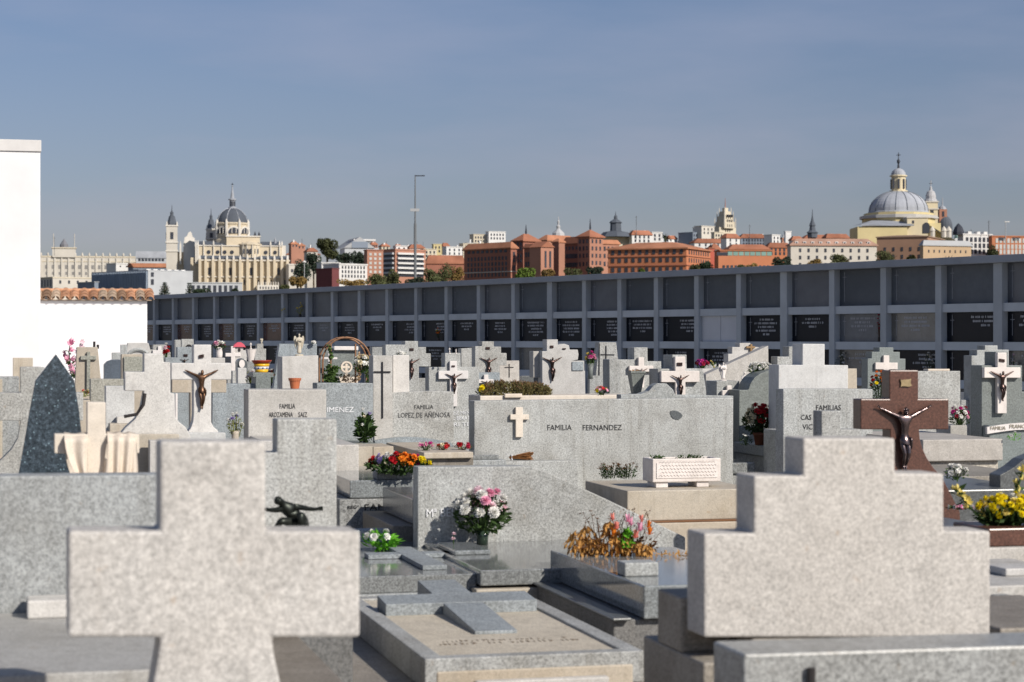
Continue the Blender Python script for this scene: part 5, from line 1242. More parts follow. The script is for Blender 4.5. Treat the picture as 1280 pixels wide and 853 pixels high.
    b = MB(); b.lathe([(5.2*k,H(258.6)),(5.0*k,H(257)),(3.6*k,H(256.8)),(3.6*k,H(248.5)),(5*k,H(248)),(5*k,H(246.5)),(2.6*k,H(245.5)),(1.8*k,H(240)),(.9*k,H(234)),(.8*k,H(231)),(1.3*k,H(230)),(.3*k,H(229))], cx, cy, 10); b.build('lantern', LEAD, e)
    for i in range(5): t = radians(-150+i*30); win(e, (cx+3.6*k*cos(t), cy+3.6*k*sin(t), H(252.6)), (.6,.6,3.2), DARKM)
    b = MB(); b.box(cx-.2,cx+.2,cy-.2,cy+.2,H(230),H(226)); b.box(cx-.9,cx+.9,cy-.2,cy+.2,H(228.2),H(227.5)); b.build('cross', DARKM, e)
    # towers
    for px, w, yb, yt, yc, ysp, Yd, m in ((216, 7.0, 420, 281, 269, 258.5, 24, CRM2), (265.5, 6.0, 330, 283, 271, 260, 44, CRM2)):
        x = X(px)+ .8; w2 = w*k
        b = MB(); b.box(x-w2, x+w2, Yd-w2, Yd+w2, H(yb), H(yt)); tw = b.build('tower', m, e)
        for yy in (yt, (yt+12 if px > 230 else 302), 313): b = MB(); b.box(x-w2-.5, x+w2+.5, Yd-w2-.5, Yd+w2+.5, H(yy)-.4, H(yy)+.5); b.build('cornice', CATHW, tw)
        win(tw, (x, Yd-w2-.02, H(yt+12.5 if px < 230 else yt+9)), (2.0,.5,4.6)); win(tw, (x-w2-.02, Yd, H(yt+12.5 if px < 230 else yt+9)), (.5,2.0,4.6))
        b = MB(); b.lathe([(w2*.95,H(yt)+.5),(w2*.95,H(yt-3)),(w2*.8,H(yt-6)),(w2*.55,H(yc-.5)),(w2*.35,H(yc-1)),(w2*.3,H(yc-4)),(w2*.36,H(yc-4.6)),(w2*.1,H(ysp+3)),(.12,H(ysp-4))], x, Yd, 8, ph=.5); b.build('spire', SLATE, tw)
        for sx in (-1,1): b = MB(); b.lathe([(.6,H(yt)+.5),(.5,H(yt-3)),(.05,H(yt-6))], x+sx*w2*.9, Yd-w2*.9, 5); b.build('pinnacle', CATHW, tw)
    # facade gable seen edge on at the left, slanting shaded wall
    b = MB(); xs = [232, 234, 237, 236, 240, 243, 246, 245.5]; b.prism([(X(232),H(303)),(X(233),H(296)),(X(236),H(294)),(X(237.5),H(290)),(X(240),H(288)),(X(241.5),H(290)),(X(243),H(295)),(X(245.5),H(297)),(X(245.5),H(303))], 18, 21); b.build('carved_gable', CATHW, e)
    b = MB(); b.add([(X(232),20,0),(X(245),9,0),(X(245),9,H(302)),(X(239),14,H(300)),(X(232),20,H(305)),(X(247),30,0),(X(247),30,H(302))], [(0,1,2,3,4),(1,5,6,2),(4,3,2,6)]); b.build('blank_side_wall', GREYB, e)
    bx('west_wing', 224, 234, 314, 420, 22, 40, CATH)
    for x in (228,232.5,246.5,249): b = MB(); b.lathe([(.8,H(330)),(.8,H(306)),(.1,H(300))], X(x), 20 if x<240 else 5, 4, ph=.5); b.build('pinnacle', CATHW, e)
    # right end and low terraces
    bx('east_gable', 350, 357, 306, 330, 8, 28, CATHW)
    b = MB(); b.lathe([(1,H(306)),(.8,H(299)),(.1,H(295.5))], X(344.5), 14, 6); b.build('pinnacle', LEAD, e)
    bx('terrace', 320, 346, 357, 420, -12, -2.7, CATHW); 
    for i in range(9): bx('balustrade_pier', 321+i*3, 322+i*3, 353, 357, -11.8, -10.8, CATHW)
    for i in range(7): bx('terrace_window', 323+i*3.4, 324.2+i*3.4, 359, 361.8, -12.2, -11.9, WIN)
cathedral()

def basilica():
    Y = 1120; k = Y/F; px0 = 1124; e = empty('basilica', (at(px0, CY, Y).x, Y, 0), radians(0)); tag(e, 'yellow domed basilica with large pale lead dome and tall lantern on the right skyline', 'basilica')
    X = lambda px: (px-px0)*k; H = lambda py: zat(py, Y); XD = lambda px, d: (px-CX)/F*(Y+d) - (px0-CX)/F*Y; HD = lambda py, d: zat(py, Y+d)
    def bx(nm, x0, x1, yt, yb, d0, d1, m): b = MB(); b.box(XD(x0, max(d0, -20)), XD(x1, max(d0, -20)), d0, d1, HD(yb, d0), HD(yt, d0)); return b.build(nm, m, e)
    H0 = H; cy = 22; cx = XD(1123, cy); H = lambda py: HD(py, 22)
    b = MB(); b.lathe([(46*k,H(330)),(46*k,H(274)),(48*k,H(273.5)),(48*k,H(271)),(44*k,H(270.8)),(44*k,H(267.5)),(39*k,H(267))], cx, cy, 12, ph=.5); b.build('drum', YEL, e)
    b = MB(); b.lathe([(49.2*k,H(274.4)),(49.2*k,H(270.8)),(43*k,H(270))], cx, cy, 12, ph=.5); b.build('cornice_ring', bmat('stone_grey', (.47,.46,.44)), e)
    b = MB(); b.lathe([(38.5*k,H(270)),(38.5*k,H(266)),(37.5*k,H(265))] + [(37.2*k*cos(pi/2*i/10)**.9 if i < 10 else 0, H(265)+26.5*k*sin(pi/2*i/10)) for i in range(11)][:10] + [(7*k, H(239))], cx, cy, 40); b.build('dome', LEAD, e)
    for i in range(16):
        t = 2*pi*(i+.3)/16; b = MB(); b.tube([(cx+37.4*k*cos(a_)**.9*cos(t), cy+37.4*k*cos(a_)**.9*sin(t), H(265)+26.6*k*sin(a_)) for a_ in [pi/2*q/10 for q in range(9)]], .22, 4); b.build('dome_rib', bmat('dark_lead', (.16,.18,.21)), e)
    b = MB(); b.lathe([(11.5*k,H(240)),(11.5*k,H(238.6)),(9*k,H(238.4)),(9*k,H(221.6)),(11*k,H(221)),(11*k,H(219.6)),(9.6*k,H(219.2))], cx, cy, 12, ph=.5); b.build('lantern', bmat('pale_yellow', (.66,.57,.38)), e)
    for i in range(8): t = radians(-90 - 8 + i*45); win(e, (cx+8.9*k*cos(t), cy+8.9*k*sin(t), H(230.5)), (1.0,1.0,5.4), DARKM)
    b = MB(); dome(b, 9.4*k, 9*k, H(219.4), 16, 6, cx, cy, r0=1.5*k); b.build('lantern_dome', LEAD, e)
    b = MB(); b.lathe([(1.6*k,H(210.5)),(1.0*k,H(205)),(2.2*k,H(202.5)),(1.6*k,H(200)),(.3*k,H(199))], cx, cy, 8); b.box(cx-.2,cx+.2,cy-.2,cy+.2,H(200),H(191)); b.box(cx-1.1,cx+1.1,cy-.2,cy+.2,H(194.6),H(193.6)); b.build('cross', DARKM, e)
    H = H0
    bx('left_wing', 1072, 1134, 283.5, 340, -14, 12, YEL); 
    b = MB(); b.add([(X(1070),-15,H(283)),(X(1136),-15,H(283)),(X(1124),6,H(275)),(X(1092),6,H(275)),(X(1070),12,H(281)),(X(1136),12,H(281)),(X(1070),-15,H(284.4)),(X(1136),-15,H(284.4))], [(0,1,2,3),(0,3,4),(1,5,2),(1,0,6,7)]); b.build('left_wing_roof', LEAD, e)
    bx('right_wing', 1134, 1160, 272, 340, -10, 20, bmat('pale_yellow', (.66,.57,.38))); bx('string_course', 1133.5, 1160.5, 272.5, 271.2, -10.5, 20, CRM2)
    b = MB(); b.prism([(X(1153)+1.9*cos(pi*i/8), H(284)+1.9*sin(pi*i/8)) for i in range(9)] + [(X(1153)-1.9, H(293)), (X(1153)+1.9, H(293))], -10.3, -9.9); b.build('arched_window', DARKM, e); win(e, (X(1137), -10.1, H(279)), (1,.3,1.6)) 
    bx('rear_wing', 1150, 1176, 279, 340, 0, 26, YEL)
    b = MB(); b.add([(X(1160),-6,H(283)),(X(1192),-6,H(302)),(X(1192),20,H(302)),(X(1160),20,H(279))], [(0,1,2,3)]); b.build('sloping_roof', LEAD, e)
    for x in (1161.5, 1182, 1176): b = MB(); b.lathe([(1.5,H(298)),(1.5,H(290)),(1.8,H(290)),(1.2,H(287)),(.1,H(284))], X(x), -8, 8); b.build('lantern_turret', CRM2, e)
    # bell tower behind
    yd = 32; x, w = XD(1163.5, yd), 7.5*k; H = lambda py: HD(py, 32)
    b = MB(); b.box(x-w, x+w, yd-w, yd+w, H(330), H(253)); t_ = b.build('bell_tower', bmat('pale_yellow', (.66,.57,.38)), e)
    for yy in (253, 262, 273): b = MB(); b.box(x-w-.5, x+w+.5, yd-w-.5, yd+w+.5, H(yy)-.3, H(yy)+.4); b.build('cornice', CRM2, t_)
    win(t_, (x, yd-w, H(267)), (1.7,.5,3.4), DARKM)
    b = MB(); b.lathe([(8.8*k,H(253)+.3),(8*k,H(250)),(6.6*k,H(249)),(6.6*k,H(245)),(5*k,H(240)),(2*k,H(238)),(1.4*k,H(234)),(.5*k,H(233)),(.25,H(226))], x, yd, 12); b.build('tower_cap', bmat('pale_lead', (.45,.45,.46)), t_); b = MB(); b.box(x-.9,x+.9,yd-.2,yd+.2,H(230),H(229.2)); b.build('cross', DARKM, t_)
    H = lambda py: HD(py, 50); X = lambda px: XD(px, 50)
    for px, w_, yt, yb, m in ((1178, 5, 262, 300, BRICK2),):
        b = MB(); b.box(X(px)-w_*k, X(px)+w_*k, 50-w_*k, 50+w_*k, H(yb), H(yt)); b.build('rear_tower', m, e); win(e, (X(px), 50-w_*k, H(268)), (1.2,.4,3)); b = MB(); b.lathe([(5.5*k,H(262)),(4*k,H(259)),(1*k,H(257)),(.2,H(247))], X(px), 50, 8); b.build('rear_tower_cap', LEAD, e)
    b = MB(); b.lathe([(10*k,H(320)),(10*k,H(284))] + [(10*k*cos(pi/2*i/7), H(284)+15*k*sin(pi/2*i/7)) for i in range(7)], X(1181), 50, 16); b.build('rear_dome', SLATE, e)
basilica()

# ---- blocks, left to right
def city():
    B = Bld
    # palace
    g = B('long cream royal palace front with raised central pavilion, far left', 20, 34, 205, 320, 1700, 12, CRM2, name='palace', cat='palace')
    g.band(320.5, 1.2, CRM); g.band(326.5, .8, CRM); g.wins('R', (333.5,), 20, 2.2, 3.2, bmat('shade_stone', (.26,.25,.24)), .02); g.wins('R', (341.5,), 20, 1.6, 2.4, bmat('shade_stone', (.26,.25,.24)), .02)
    for i in range(21): x = g.a*(i/20.); b = MB(); b.box(x-.6, x+.6, -.9, 0, 0, g.h(322)); b.build('pilaster', CRM2, g.e); b = MB(); b.lathe([(.8,g.top),(.9,g.top+1.5),(.3,g.top+3)], x, 0, 6); b.build('urn', CRM2, g.e)
    xa, xb = 30*g.k/cos(g.psi), 58*g.k/cos(g.psi); b = MB(); b.box(xa, xb, -1.6, 12, g.top-1, g.h(310.5)); b.build('central_pavilion', CRM2, g.e); b = MB(); b.box(xa-.8, xb+.8, -2.2, 12.5, g.h(310.5), g.h(309)); b.build('pavilion_cornice', CRM, g.e)
    b = MB(); m_ = (xa+xb)/2; b.lathe([(3.4,g.h(309)),(3.4,g.h(305.5)),(2.6,g.h(304)),(.2,g.h(298))], m_, 2, 8); b.build('pavilion_crown', bmat('mix_slate', (.2,.2,.22)), g.e)
    for x in (xa+1, xb-1): b = MB(); b.tube([(x, 0, g.h(309)), (x, 0, g.h(292))], .35, 5); b.build('flag_pole', CRM2, g.e)
    g = B('low grey stone wing with shaded end below the palace', 50, 66, 128, 347, 1500, 35, CRM2); g.band(347, .8, CRM); g.wins('R', (352.5,), 5, 1.5, 2.4); g.wins('L', (354,), 4, 2.2, 5); g.flat(CRM2, .5)
    B('white block with shaded side above the blue-grey museum', 133, 145, 171, 330, 1420, 40, WHT).flat(WHT, .6).wins('R', (333,), 3, 1, 1)
    g = B('long low building with orange roof behind the blue-grey museum', 156, 160, 212, 333.5, 1400, 10, BLUEG); g.hip(ROOFO, 2.4)
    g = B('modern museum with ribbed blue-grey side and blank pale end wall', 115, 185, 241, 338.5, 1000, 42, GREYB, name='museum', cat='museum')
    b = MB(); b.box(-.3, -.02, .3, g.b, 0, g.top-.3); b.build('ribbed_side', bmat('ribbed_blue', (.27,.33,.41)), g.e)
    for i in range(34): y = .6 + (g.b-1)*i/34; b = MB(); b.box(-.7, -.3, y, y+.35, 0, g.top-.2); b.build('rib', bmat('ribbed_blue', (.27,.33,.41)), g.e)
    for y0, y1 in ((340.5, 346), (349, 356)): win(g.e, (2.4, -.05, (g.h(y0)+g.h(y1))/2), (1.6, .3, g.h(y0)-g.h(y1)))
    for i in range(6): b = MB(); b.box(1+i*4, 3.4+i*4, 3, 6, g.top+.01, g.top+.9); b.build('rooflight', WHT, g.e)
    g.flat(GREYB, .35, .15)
    g = B('low pale annex with three dark windows beside the museum end wall', 232, 234, 303, 354, 985, 8, GREYB); g.flat(GREYB, .4); g.wins('R', (361,), 9, 1.4, 3.2)
    B('low blue-grey shed stepping down from the museum', 97, 118, 123, 353, 1010, 42, BLUEG).flat(GREYB, .3)
    g = B('cream side building at the right end of the cathedral', 355, 361, 381, 331.5, 1340, 14, CRM2); g.flat(CATHW, .8).wins('R', (338.5, 347), 3, 1.3, 2)
    g = B('pale rooftop terrace building with red roof behind the cathedral', 352, 358, 400, 318, 1600, 10, WHT); g.hip(ROOFR, 4, .5, .3).wins('R', (322,), 7, 1.6, 1.6)
    B('grey building glimpsed left of the slim cathedral tower', 166, 170, 208, 322, 1650, 10, GREYB).hip(LEAD, 5, .5, .3).wins('R', (325,), 8, 2, 2)
    g = B('large hall with pale glazed gable and grey roof behind the round tree', 425, 431, 481, 310, 1650, 15, GREYB, base=0)
    b = MB(); b.add([(-1,-1,g.top),(g.a*.75,-1,g.top),(g.a*.37,-1,g.h(296)),(-1,50,g.top),(g.a*.75,50,g.top),(g.a*.37,50,g.h(296))], [(0,1,2),(0,2,5,3),(1,4,5,2)]); b.build('roof', GREYR, g.e); win(g.e, (g.a*.37, -1.1, g.h(306)), (g.a*.4, .3, 5), BLUEG, 'gable_window')
    b = MB(); b.box(g.a*.25, g.a*.8, 5, 30, g.h(300.5), g.h(298.5)); b.build('roof_lantern', WHT, g.e)
    g = B('white office block with regular windows and red canopy left of the brick tower', 404, 424, 459, 331, 950, 42, WHT); g.flat(WHT, .6).wins('R', (334, 339.5, 345), 8, .75, 1.3)
    B('windowless dark red block beside the white office block', 395, 415, 424, 336, 940, 42, DRED).flat(DRED, .3)
    B('plain white rooftop box above the dark red block', 396, 402, 425, 329, 1000, 20, WHT).flat(WHT, .4).wins('R', (332,), 3, 1, 1.2)
    g = B('brick tower block with white windows left of the balconied apartments', 455, 459, 479, 313.5, 1050, 20, BRICK2); g.flat(BRICK, .6).wins('R', (318, 323.5, 329, 334.5, 340), 3, 1.3, 1.3, WINW)
    g = B('apartment block with long white balconies above the trees', 478, 494, 532, 313, 1100, 42, BRICK2); g.flat(BRICK2, .8)
    for i, y in enumerate((317, 323, 329, 335, 341)):
        b = MB(); b.box(1, g.a-2, -1.3, -.05, g.h(y)-.5, g.h(y)+.5); b.build('balcony', WHT, g.e); b = MB(); b.box(-1.2, -.05, 1, g.b-1, g.h(y)-.5, g.h(y)+.5); b.build('balcony', GREYB, g.e)
        win(g.e, (g.a/2, -.05, g.h(y+3.1)), (g.a-3, .25, 1.5)); win(g.e, (-.05, g.b/2, g.h(y+3.1)), (.25, g.b-3, 1.5))
    B('small white penthouse on top of the balconied apartments', 492, 495, 509, 308, 1105, 20, WHT).flat(WHT, .4).wins('R', (311,), 2, 1, 1.2)
    g = B('low building with bright orange tiled roof left of the long shaded brick block', 531, 533, 582, 329, 1150, 12, BRICK); g.hip(ROOFR, 4.5, .6, .3)
    specs = [('white gabled house with blue shade above the orange roof', 545, 552, 571, 320, 1250, 30, WHT, None, 2), ('cream tenement among pale rooftops left of the long shaded brick block', 526, 530, 546, 312, 1400, 20, CRM, None, 3), ('narrow yellow rooftop house near the tall mast', 540, 542, 552, 306, 1500, 15, YEL, None, 2),
             ('white rooftop tenement right of the narrow yellow house', 553, 558, 578, 309, 1480, 25, WHT, None, 3), ('cream tenement with many small windows behind the long shaded brick block', 574, 579, 600, 305, 1500, 20, CRM, None, 4), ('tall white stepped block, left half, above the long shaded brick block', 587, 592, 607, 293.5, 1600, 25, CRM, None, 4), ('tall white stepped block, right half, with vertical pilasters', 607, 611, 632, 290, 1600, 20, WHT, None, 5),
             ('low white rooftops between the brick tower block and the mast', 508, 512, 531, 310, 1450, 20, WHT, ROOFR, 3), ('small cream house with red roof behind the round tree', 380, 384, 397, 314, 1550, 15, CRM2, ROOFR, 2),
             ('white house with pink-red roof right of the dark cupola tower', 786, 790, 815, 293, 1300, 20, WHT, ROOFR, 4), ('plain white block right of the dark cupola tower', 812, 815, 828, 291, 1320, 15, WHT, None, 2),
             ('blue-grey shaded office block left of the pale tower group', 848, 866, 872, 291, 1500, 42, BLUEG, None, 2), ('pale stepped block in front of the gothic white tower', 868, 877, 893, 283, 1500, 40, CRM2, None, 3), ('narrow white block beside the pale stepped block', 866, 868, 873, 285, 1520, 15, WHT, None, 1),
             ('cream block at the foot of the gothic white tower', 889, 893, 904, 291, 1450, 30, CRM, None, 3), ('long low white wall building above the red roofs', 862, 868, 912, 303, 1350, 12, WHT, ROOFR, 5), ('long blue-grey building with red roof and row of windows', 922, 926, 958, 297, 1400, 10, BLUEG, ROOFR, 8),
             ('white gable building with shaded corner right of the blue-grey long building', 955, 965, 975, 294, 1380, 40, WHT, None, 2), ('tall narrow white chimney-like block on the skyline', 980, 982, 989, 290, 1420, 15, WHT, None, 0), ('white and red rooftops between narrow white block and cream barracks', 986, 990, 1004, 300, 1400, 15, WHT, ROOFR, 3),
             ('pinkish house with white gable above the orange curved building', 901, 908, 925, 297, 1300, 35, WHT, ROOFR, 2), ('red-roofed row behind the orange curved building', 905, 912, 962, 311, 1150, 12, ORB, ROOFR, 6), ('orange brick row behind the dark bushes right of the curved building', 955, 960, 990, 309, 1160, 12, ORB, ROOFR, 5),
             ('narrow white slope-roofed row left of the cream barracks', 884, 890, 900, 311, 1050, 25, WHT, ROOFR, 2),
             ('dark roofed house cluster behind the cream barracks', 1028, 1033, 1062, 297, 1350, 20, BRICK2, ROOFR, 4), ('low pale row behind the long cream barracks', 1000, 1006, 1040, 298, 1400, 10, WHT, ROOFR, 4),
             ('white apartment house with black shutters right of the basilica', 1197, 1204, 1240, 293.5, 1050, 18, WHT, None, 0), ('orange brick apartment block at the right edge', 1236, 1240, 1300, 296, 1040, 8, ORB, None, 0),
             ('small white rooftop house by the right edge of the basilica', 1190, 1193, 1206, 304, 1150, 20, WHT, GREYR, 2)]
    for lab, pl, pc, pr, pt, Y, psi, m, rf, nw in specs:
        g = B(lab, pl, pc, pr, pt, Y, psi, m)
        (g.hip(rf, 2.6, .5, .3) if rf else g.flat(m, .5))
        if nw: g.wins('R', (pt+3.4, pt+8), nw, 1.1, 1.7)
        if rf: g.chimney(((.3,.5),(.7,.5)), 1.2)
        if 'black shutters' in lab:
            g.wins('R', (299.5, 307, 314.5), 6, 1.4, 2.3); b = MB(); b.lathe([(3,g.top),(3,g.top+1.5),(2,g.top+4),(.1,g.top+6)], -1, 3, 8); b.build('corner_cupola', DARKM, g.e)
            for x in (.3, .6, .85): b = MB(); b.box(g.a*x-1, g.a*x+1, 2, 5, g.top, g.top+1.8); b.build('rooftop_hut', WHT, g.e)
        if 'right edge' in lab and 'orange' in lab: g.wins('R', (301, 308.5, 315), 11, 1.3, 2.3, WINW); g.wins('R', (299,), 3, 4, 1.6, WIN)
    # seminary: long shaded brick faces with lit ends
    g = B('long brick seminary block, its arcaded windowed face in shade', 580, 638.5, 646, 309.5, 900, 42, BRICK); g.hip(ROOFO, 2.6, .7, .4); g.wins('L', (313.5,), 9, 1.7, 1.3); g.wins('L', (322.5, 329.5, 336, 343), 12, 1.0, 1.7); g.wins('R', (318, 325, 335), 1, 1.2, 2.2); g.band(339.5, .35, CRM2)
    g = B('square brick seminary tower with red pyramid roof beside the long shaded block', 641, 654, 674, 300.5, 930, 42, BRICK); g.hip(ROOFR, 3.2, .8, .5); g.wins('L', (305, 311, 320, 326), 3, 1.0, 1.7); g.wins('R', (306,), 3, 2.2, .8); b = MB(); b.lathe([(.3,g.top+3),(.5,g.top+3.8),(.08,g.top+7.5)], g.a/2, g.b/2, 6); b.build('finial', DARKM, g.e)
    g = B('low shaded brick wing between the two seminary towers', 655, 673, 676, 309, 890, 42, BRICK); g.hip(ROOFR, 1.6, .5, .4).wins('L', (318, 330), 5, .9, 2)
    g = B('brick chapel gable with two tall narrow windows in the middle of the seminary', 662, 676, 692, 309, 870, 42, BRICK2)
    b = MB(); b.add([(-.5,-.5,g.top),(g.a+.5,-.5,g.top),(g.a/2,-.5,g.top+2.6),(-.5,g.b,g.top),(g.a+.5,g.b,g.top),(g.a/2,g.b,g.top+2.6)], [(0,1,2),(0,2,5,3),(1,4,5,2),(3,5,4)]); b.build('roof', ROOFR, g.e)
    for t in (.36, .72): win(g.e, (g.a*t, -.05, g.h(324)), (1.0, .3, 7))
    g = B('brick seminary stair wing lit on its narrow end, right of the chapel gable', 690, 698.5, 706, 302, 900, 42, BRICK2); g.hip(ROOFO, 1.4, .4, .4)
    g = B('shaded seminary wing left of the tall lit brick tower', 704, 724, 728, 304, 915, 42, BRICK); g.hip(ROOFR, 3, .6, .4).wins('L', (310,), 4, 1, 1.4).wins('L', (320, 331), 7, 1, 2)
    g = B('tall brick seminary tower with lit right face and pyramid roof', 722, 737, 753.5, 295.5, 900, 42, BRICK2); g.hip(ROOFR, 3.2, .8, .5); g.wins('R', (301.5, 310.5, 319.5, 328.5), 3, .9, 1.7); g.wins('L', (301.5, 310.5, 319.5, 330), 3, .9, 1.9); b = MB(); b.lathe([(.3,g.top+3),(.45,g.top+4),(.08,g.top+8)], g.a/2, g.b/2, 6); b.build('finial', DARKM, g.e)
    g = B('pale brick wing with arched windows right of the tall lit seminary tower', 750, 752, 774, 304, 960, 30, BRICK2); g.hip(ROOFO, 1.6, .5, .4).wins('R', (311, 320, 330), 4, 1, 2)
    B('red roofed seminary rear range behind the chapel', 672, 684, 722, 300, 1000, 42, BRICK2).hip(ROOFO, 2.6, .5, .4)
    # cupola towers
    g = B('slim tower with white cupola and needle spire rising above the seminary', 694, 696, 702, 297, 1250, 30, GREENC, name='spire_tower', cat='tower'); b = MB(); b.lathe([(3.9,g.top),(3.9,g.top+1),(3.6,g.h(291.5)),(1.6,g.h(287.5)),(1.0,g.h(286)),(1.3,g.h(283)),(.5,g.h(281)),(.8,g.h(277)),(.3,g.h(275)),(.1,g.h(270))], g.a/2, g.b/2, 10); b.build('cupola', bmat('pale_lead', (.45,.45,.46)), g.e)
    g = B('square tower with dark stepped slate cupola', 752, 756, 793, 296, 1300, 25, CRM, name='spire_tower', cat='tower'); cx, cy = g.a*.42, g.b*.5
    b = MB(); b.lathe([(11,g.top),(8,g.h(290)),(3.6,g.h(288.5)),(3.4,g.h(279)),(4.2,g.h(278)),(3.2,g.h(276)),(1.2,g.h(273.5)),(1.0,g.h(270)),(.3,g.h(268)),(.12,g.h(264))], cx, cy, 8, ph=.5); b.build('cupola', SLATE, g.e); 
    g = B('slim dark slate spire left of the basilica', 1010, 1012, 1021, 297, 1250, 30, BRICK, name='spire_tower', cat='tower'); b = MB(); b.lathe([(3,g.top),(3,g.h(292)),(3.6,g.h(291)),(2.0,g.h(288)),(1.6,g.h(283)),(2,g.h(282)),(.9,g.h(276)),(.35,g.h(270)),(.1,g.h(261))], g.a/2, g.b/2, 8); b.build('cupola', SLATE, g.e)
    g = B('small dark round cupola between slim spire and basilica', 1073, 1075, 1084, 300, 1300, 20, BRICK2, name='spire_tower', cat='tower'); b = MB(); b.lathe([(3,g.top),(3,g.h(295)),(2,g.h(291.5)),(.1,g.h(288))], g.a/2, g.b/2, 10); b.build('cupola', SLATE, g.e)
    g = B('distant pale green needle spire right of the basilica', 1192, 1194, 1200, 303, 1500, 20, GREENC, name='spire_tower', cat='tower'); b = MB(); b.lathe([(3,g.top),(2,g.h(296)),(.6,g.h(290)),(.1,g.h(280))], g.a/2, g.b/2, 6); b.build('cupola', GREENC, g.e)
    # gothic white tower
    g = B('white neo-gothic office tower with stepped crown and antenna on the skyline', 893, 899, 920, 284, 1900, 35, CRM, name='office_tower', cat='tower'); k = g.k; c, d = g.a*.5, g.b*.5
    for w, y in ((8.5, 277), (6.8, 270), (5.2, 264), (2.6, 259.5)): b = MB(); b.box(c-w*k, c+w*k, d-w*k, d+w*k, g.top-1, g.h(y)); b.build('stepped_tier', CRM, g.e)
    for i in range(4):
        sx, sy = ((-1,-1),(1,-1),(1,1),(-1,1))[i]
        for w, y in ((9.2, 273), (7.2, 265), (5.2, 260)): b = MB(); b.lathe([(.8*k,g.top),(.8*k,g.h(y+2)),(.05,g.h(y-2))], c+sx*w*k, d+sy*w*k, 4); b.build('pinnacle', CRM2, g.e)
    b = MB(); b.tube([(c,d,g.h(262)),(c,d,g.h(247))], [1.1*k,.25*k], 6); b.build('antenna', bmat('antenna_red', (.35,.2,.18)), g.e)
    for i in range(3):
        for y in (270, 276, 282, 288): win(g.e, (c+(i-1)*3.4*k, d-8.4*k if y < 284 else -.1, g.h(y)), (1.0*k, 4*k if y < 270.5 else .6, 3.2*k), DARKM)
    # big orange barracks
    g = B('large orange brick barracks with hipped roof and three rows of windows', 760, 858, 888, 309.5, 820, 66, ORB); g.a = g.a; g.hip(ROOFO, 2.7, .8, .3)
    g.wins('L', (314.5, 324.5, 336.5), 11, 1.3, 1.8, m=.02); g.wins('R', (315, 325, 337), 9, .9, 1.7); g.band(331.5, .3, BRICK); g.band(320, .2, BRICK)
    B('red end wall block at the right end of the orange barracks', 884, 886, 893, 311, 850, 20, bmat('red_wall', (.46,.10,.06))).flat(ROOFR, .4)
    g = B('curved bright orange building with green glazed upper windows', 893, 898, 967, 320, 800, 8, ORB); g.wins('R', (333.5,), 12, .9, 1.1)
    b = MB(); b.box(1, g.a-.5, 1, 10, g.top, g.h(313.5)); b.build('upper_storey', ORB, g.e); 
    for i in range(8): win(g.e, (g.a*(.22+i*.102), .95, g.h(317)), (1.9, .2, 1.5), WING)
    win(g.e, (g.a*.08, .9, g.h(317.5)), (4.5, .2, 1.4)); b = MB(); b.box(.6, g.a, .6, 10.5, g.h(313.5)+.01, g.h(313.5)+.35); b.build('roof', ORB, g.e)
    # cream barracks and brown convent
    g = B('long cream three-storey building with dormered roof in front of the basilica', 984, 988.5, 1096, 306, 950, 6, CRM2); g.hip(bmat('pinkish_tiles', (.42,.25,.18), .3), 3.0, .6, .5); g.wins('R', (313, 322, 331), 9, 1.0, 1.7); g.band(306.3, .35, SLATE)
    for i in range(10): b = MB(); b.box(g.a*(.07+i*.093)-.7, g.a*(.07+i*.093)+.7, .3, 2.6, g.top+.3, g.top+1.5); d_ = b.build('dormer', WHT, g.e); win(d_, (g.a*(.07+i*.093), .28, g.top+.9), (.7, .1, .7))
    g = B('brown brick convent block with few small windows below the basilica', 1096, 1159.5, 1180, 295, 1000, 66, BRN); g.b = g.b; g.hip(bmat('brown_tiles', (.30,.20,.14), .2), .9, .5, .3); g.wins('L', (311, 320.5), 5, 1.0, 1.9, m=.08); g.wins('R', (318,), 1, 1, 1.8)
    g = B('lower tan brick wing with sloping grey roof right of the brown convent block', 1150, 1154, 1214, 306, 985, 20, TAN); g.hip(GREYR, 2.2, .5, .3); g.wins('R', (314,), 8, .6, 1.3)
city()
def rooftops():
    R = random.Random(77)
    spots = [(x, 1) for x in range(462, 600, 13)] + [(x, 2) for x in range(782, 1000, 13)] + [(x, 3) for x in range(1000, 1075, 13)] + [(x, 1) for x in (360, 372, 386)]
    for x, z in spots:
        Y = R.uniform(1480, 1700); w = R.uniform(8, 15); pt = {1: R.uniform(304, 311), 2: R.uniform(296, 304), 3: R.uniform(299, 305)}[z]; x += R.uniform(-4, 4)
        g = Bld('small pale house among the crowded rooftops of the far skyline', x, x+w*.25, x+w, pt, Y, R.uniform(20, 42), R.choice((WHT, WHT, CRM, CRM2, BRICK2, GREYB)), group='small houses crowding the skyline')
        (g.hip(R.choice((ROOFR, ROOFO)), 2.2, .4, .4) if R.random() < .55 else g.flat(GREYR, .4))
        g.wins('R', (pt+2.4,), R.choice((2, 3)), 1.0, 1.5)
        b = MB(); b.box(g.a*.3, g.a*.3+1.2, 1, 2.2, g.top-.1, g.top+R.uniform(2, 3.4)); b.build('chimney', WHT, g.roof)
        if R.random() < .5: b = MB(); q = g.a*.7; b.tube([(q, 2, g.top), (q, 2, g.top+R.uniform(3, 6))], .12, 4); b.build('aerial', DARKM, g.roof)
rooftops()

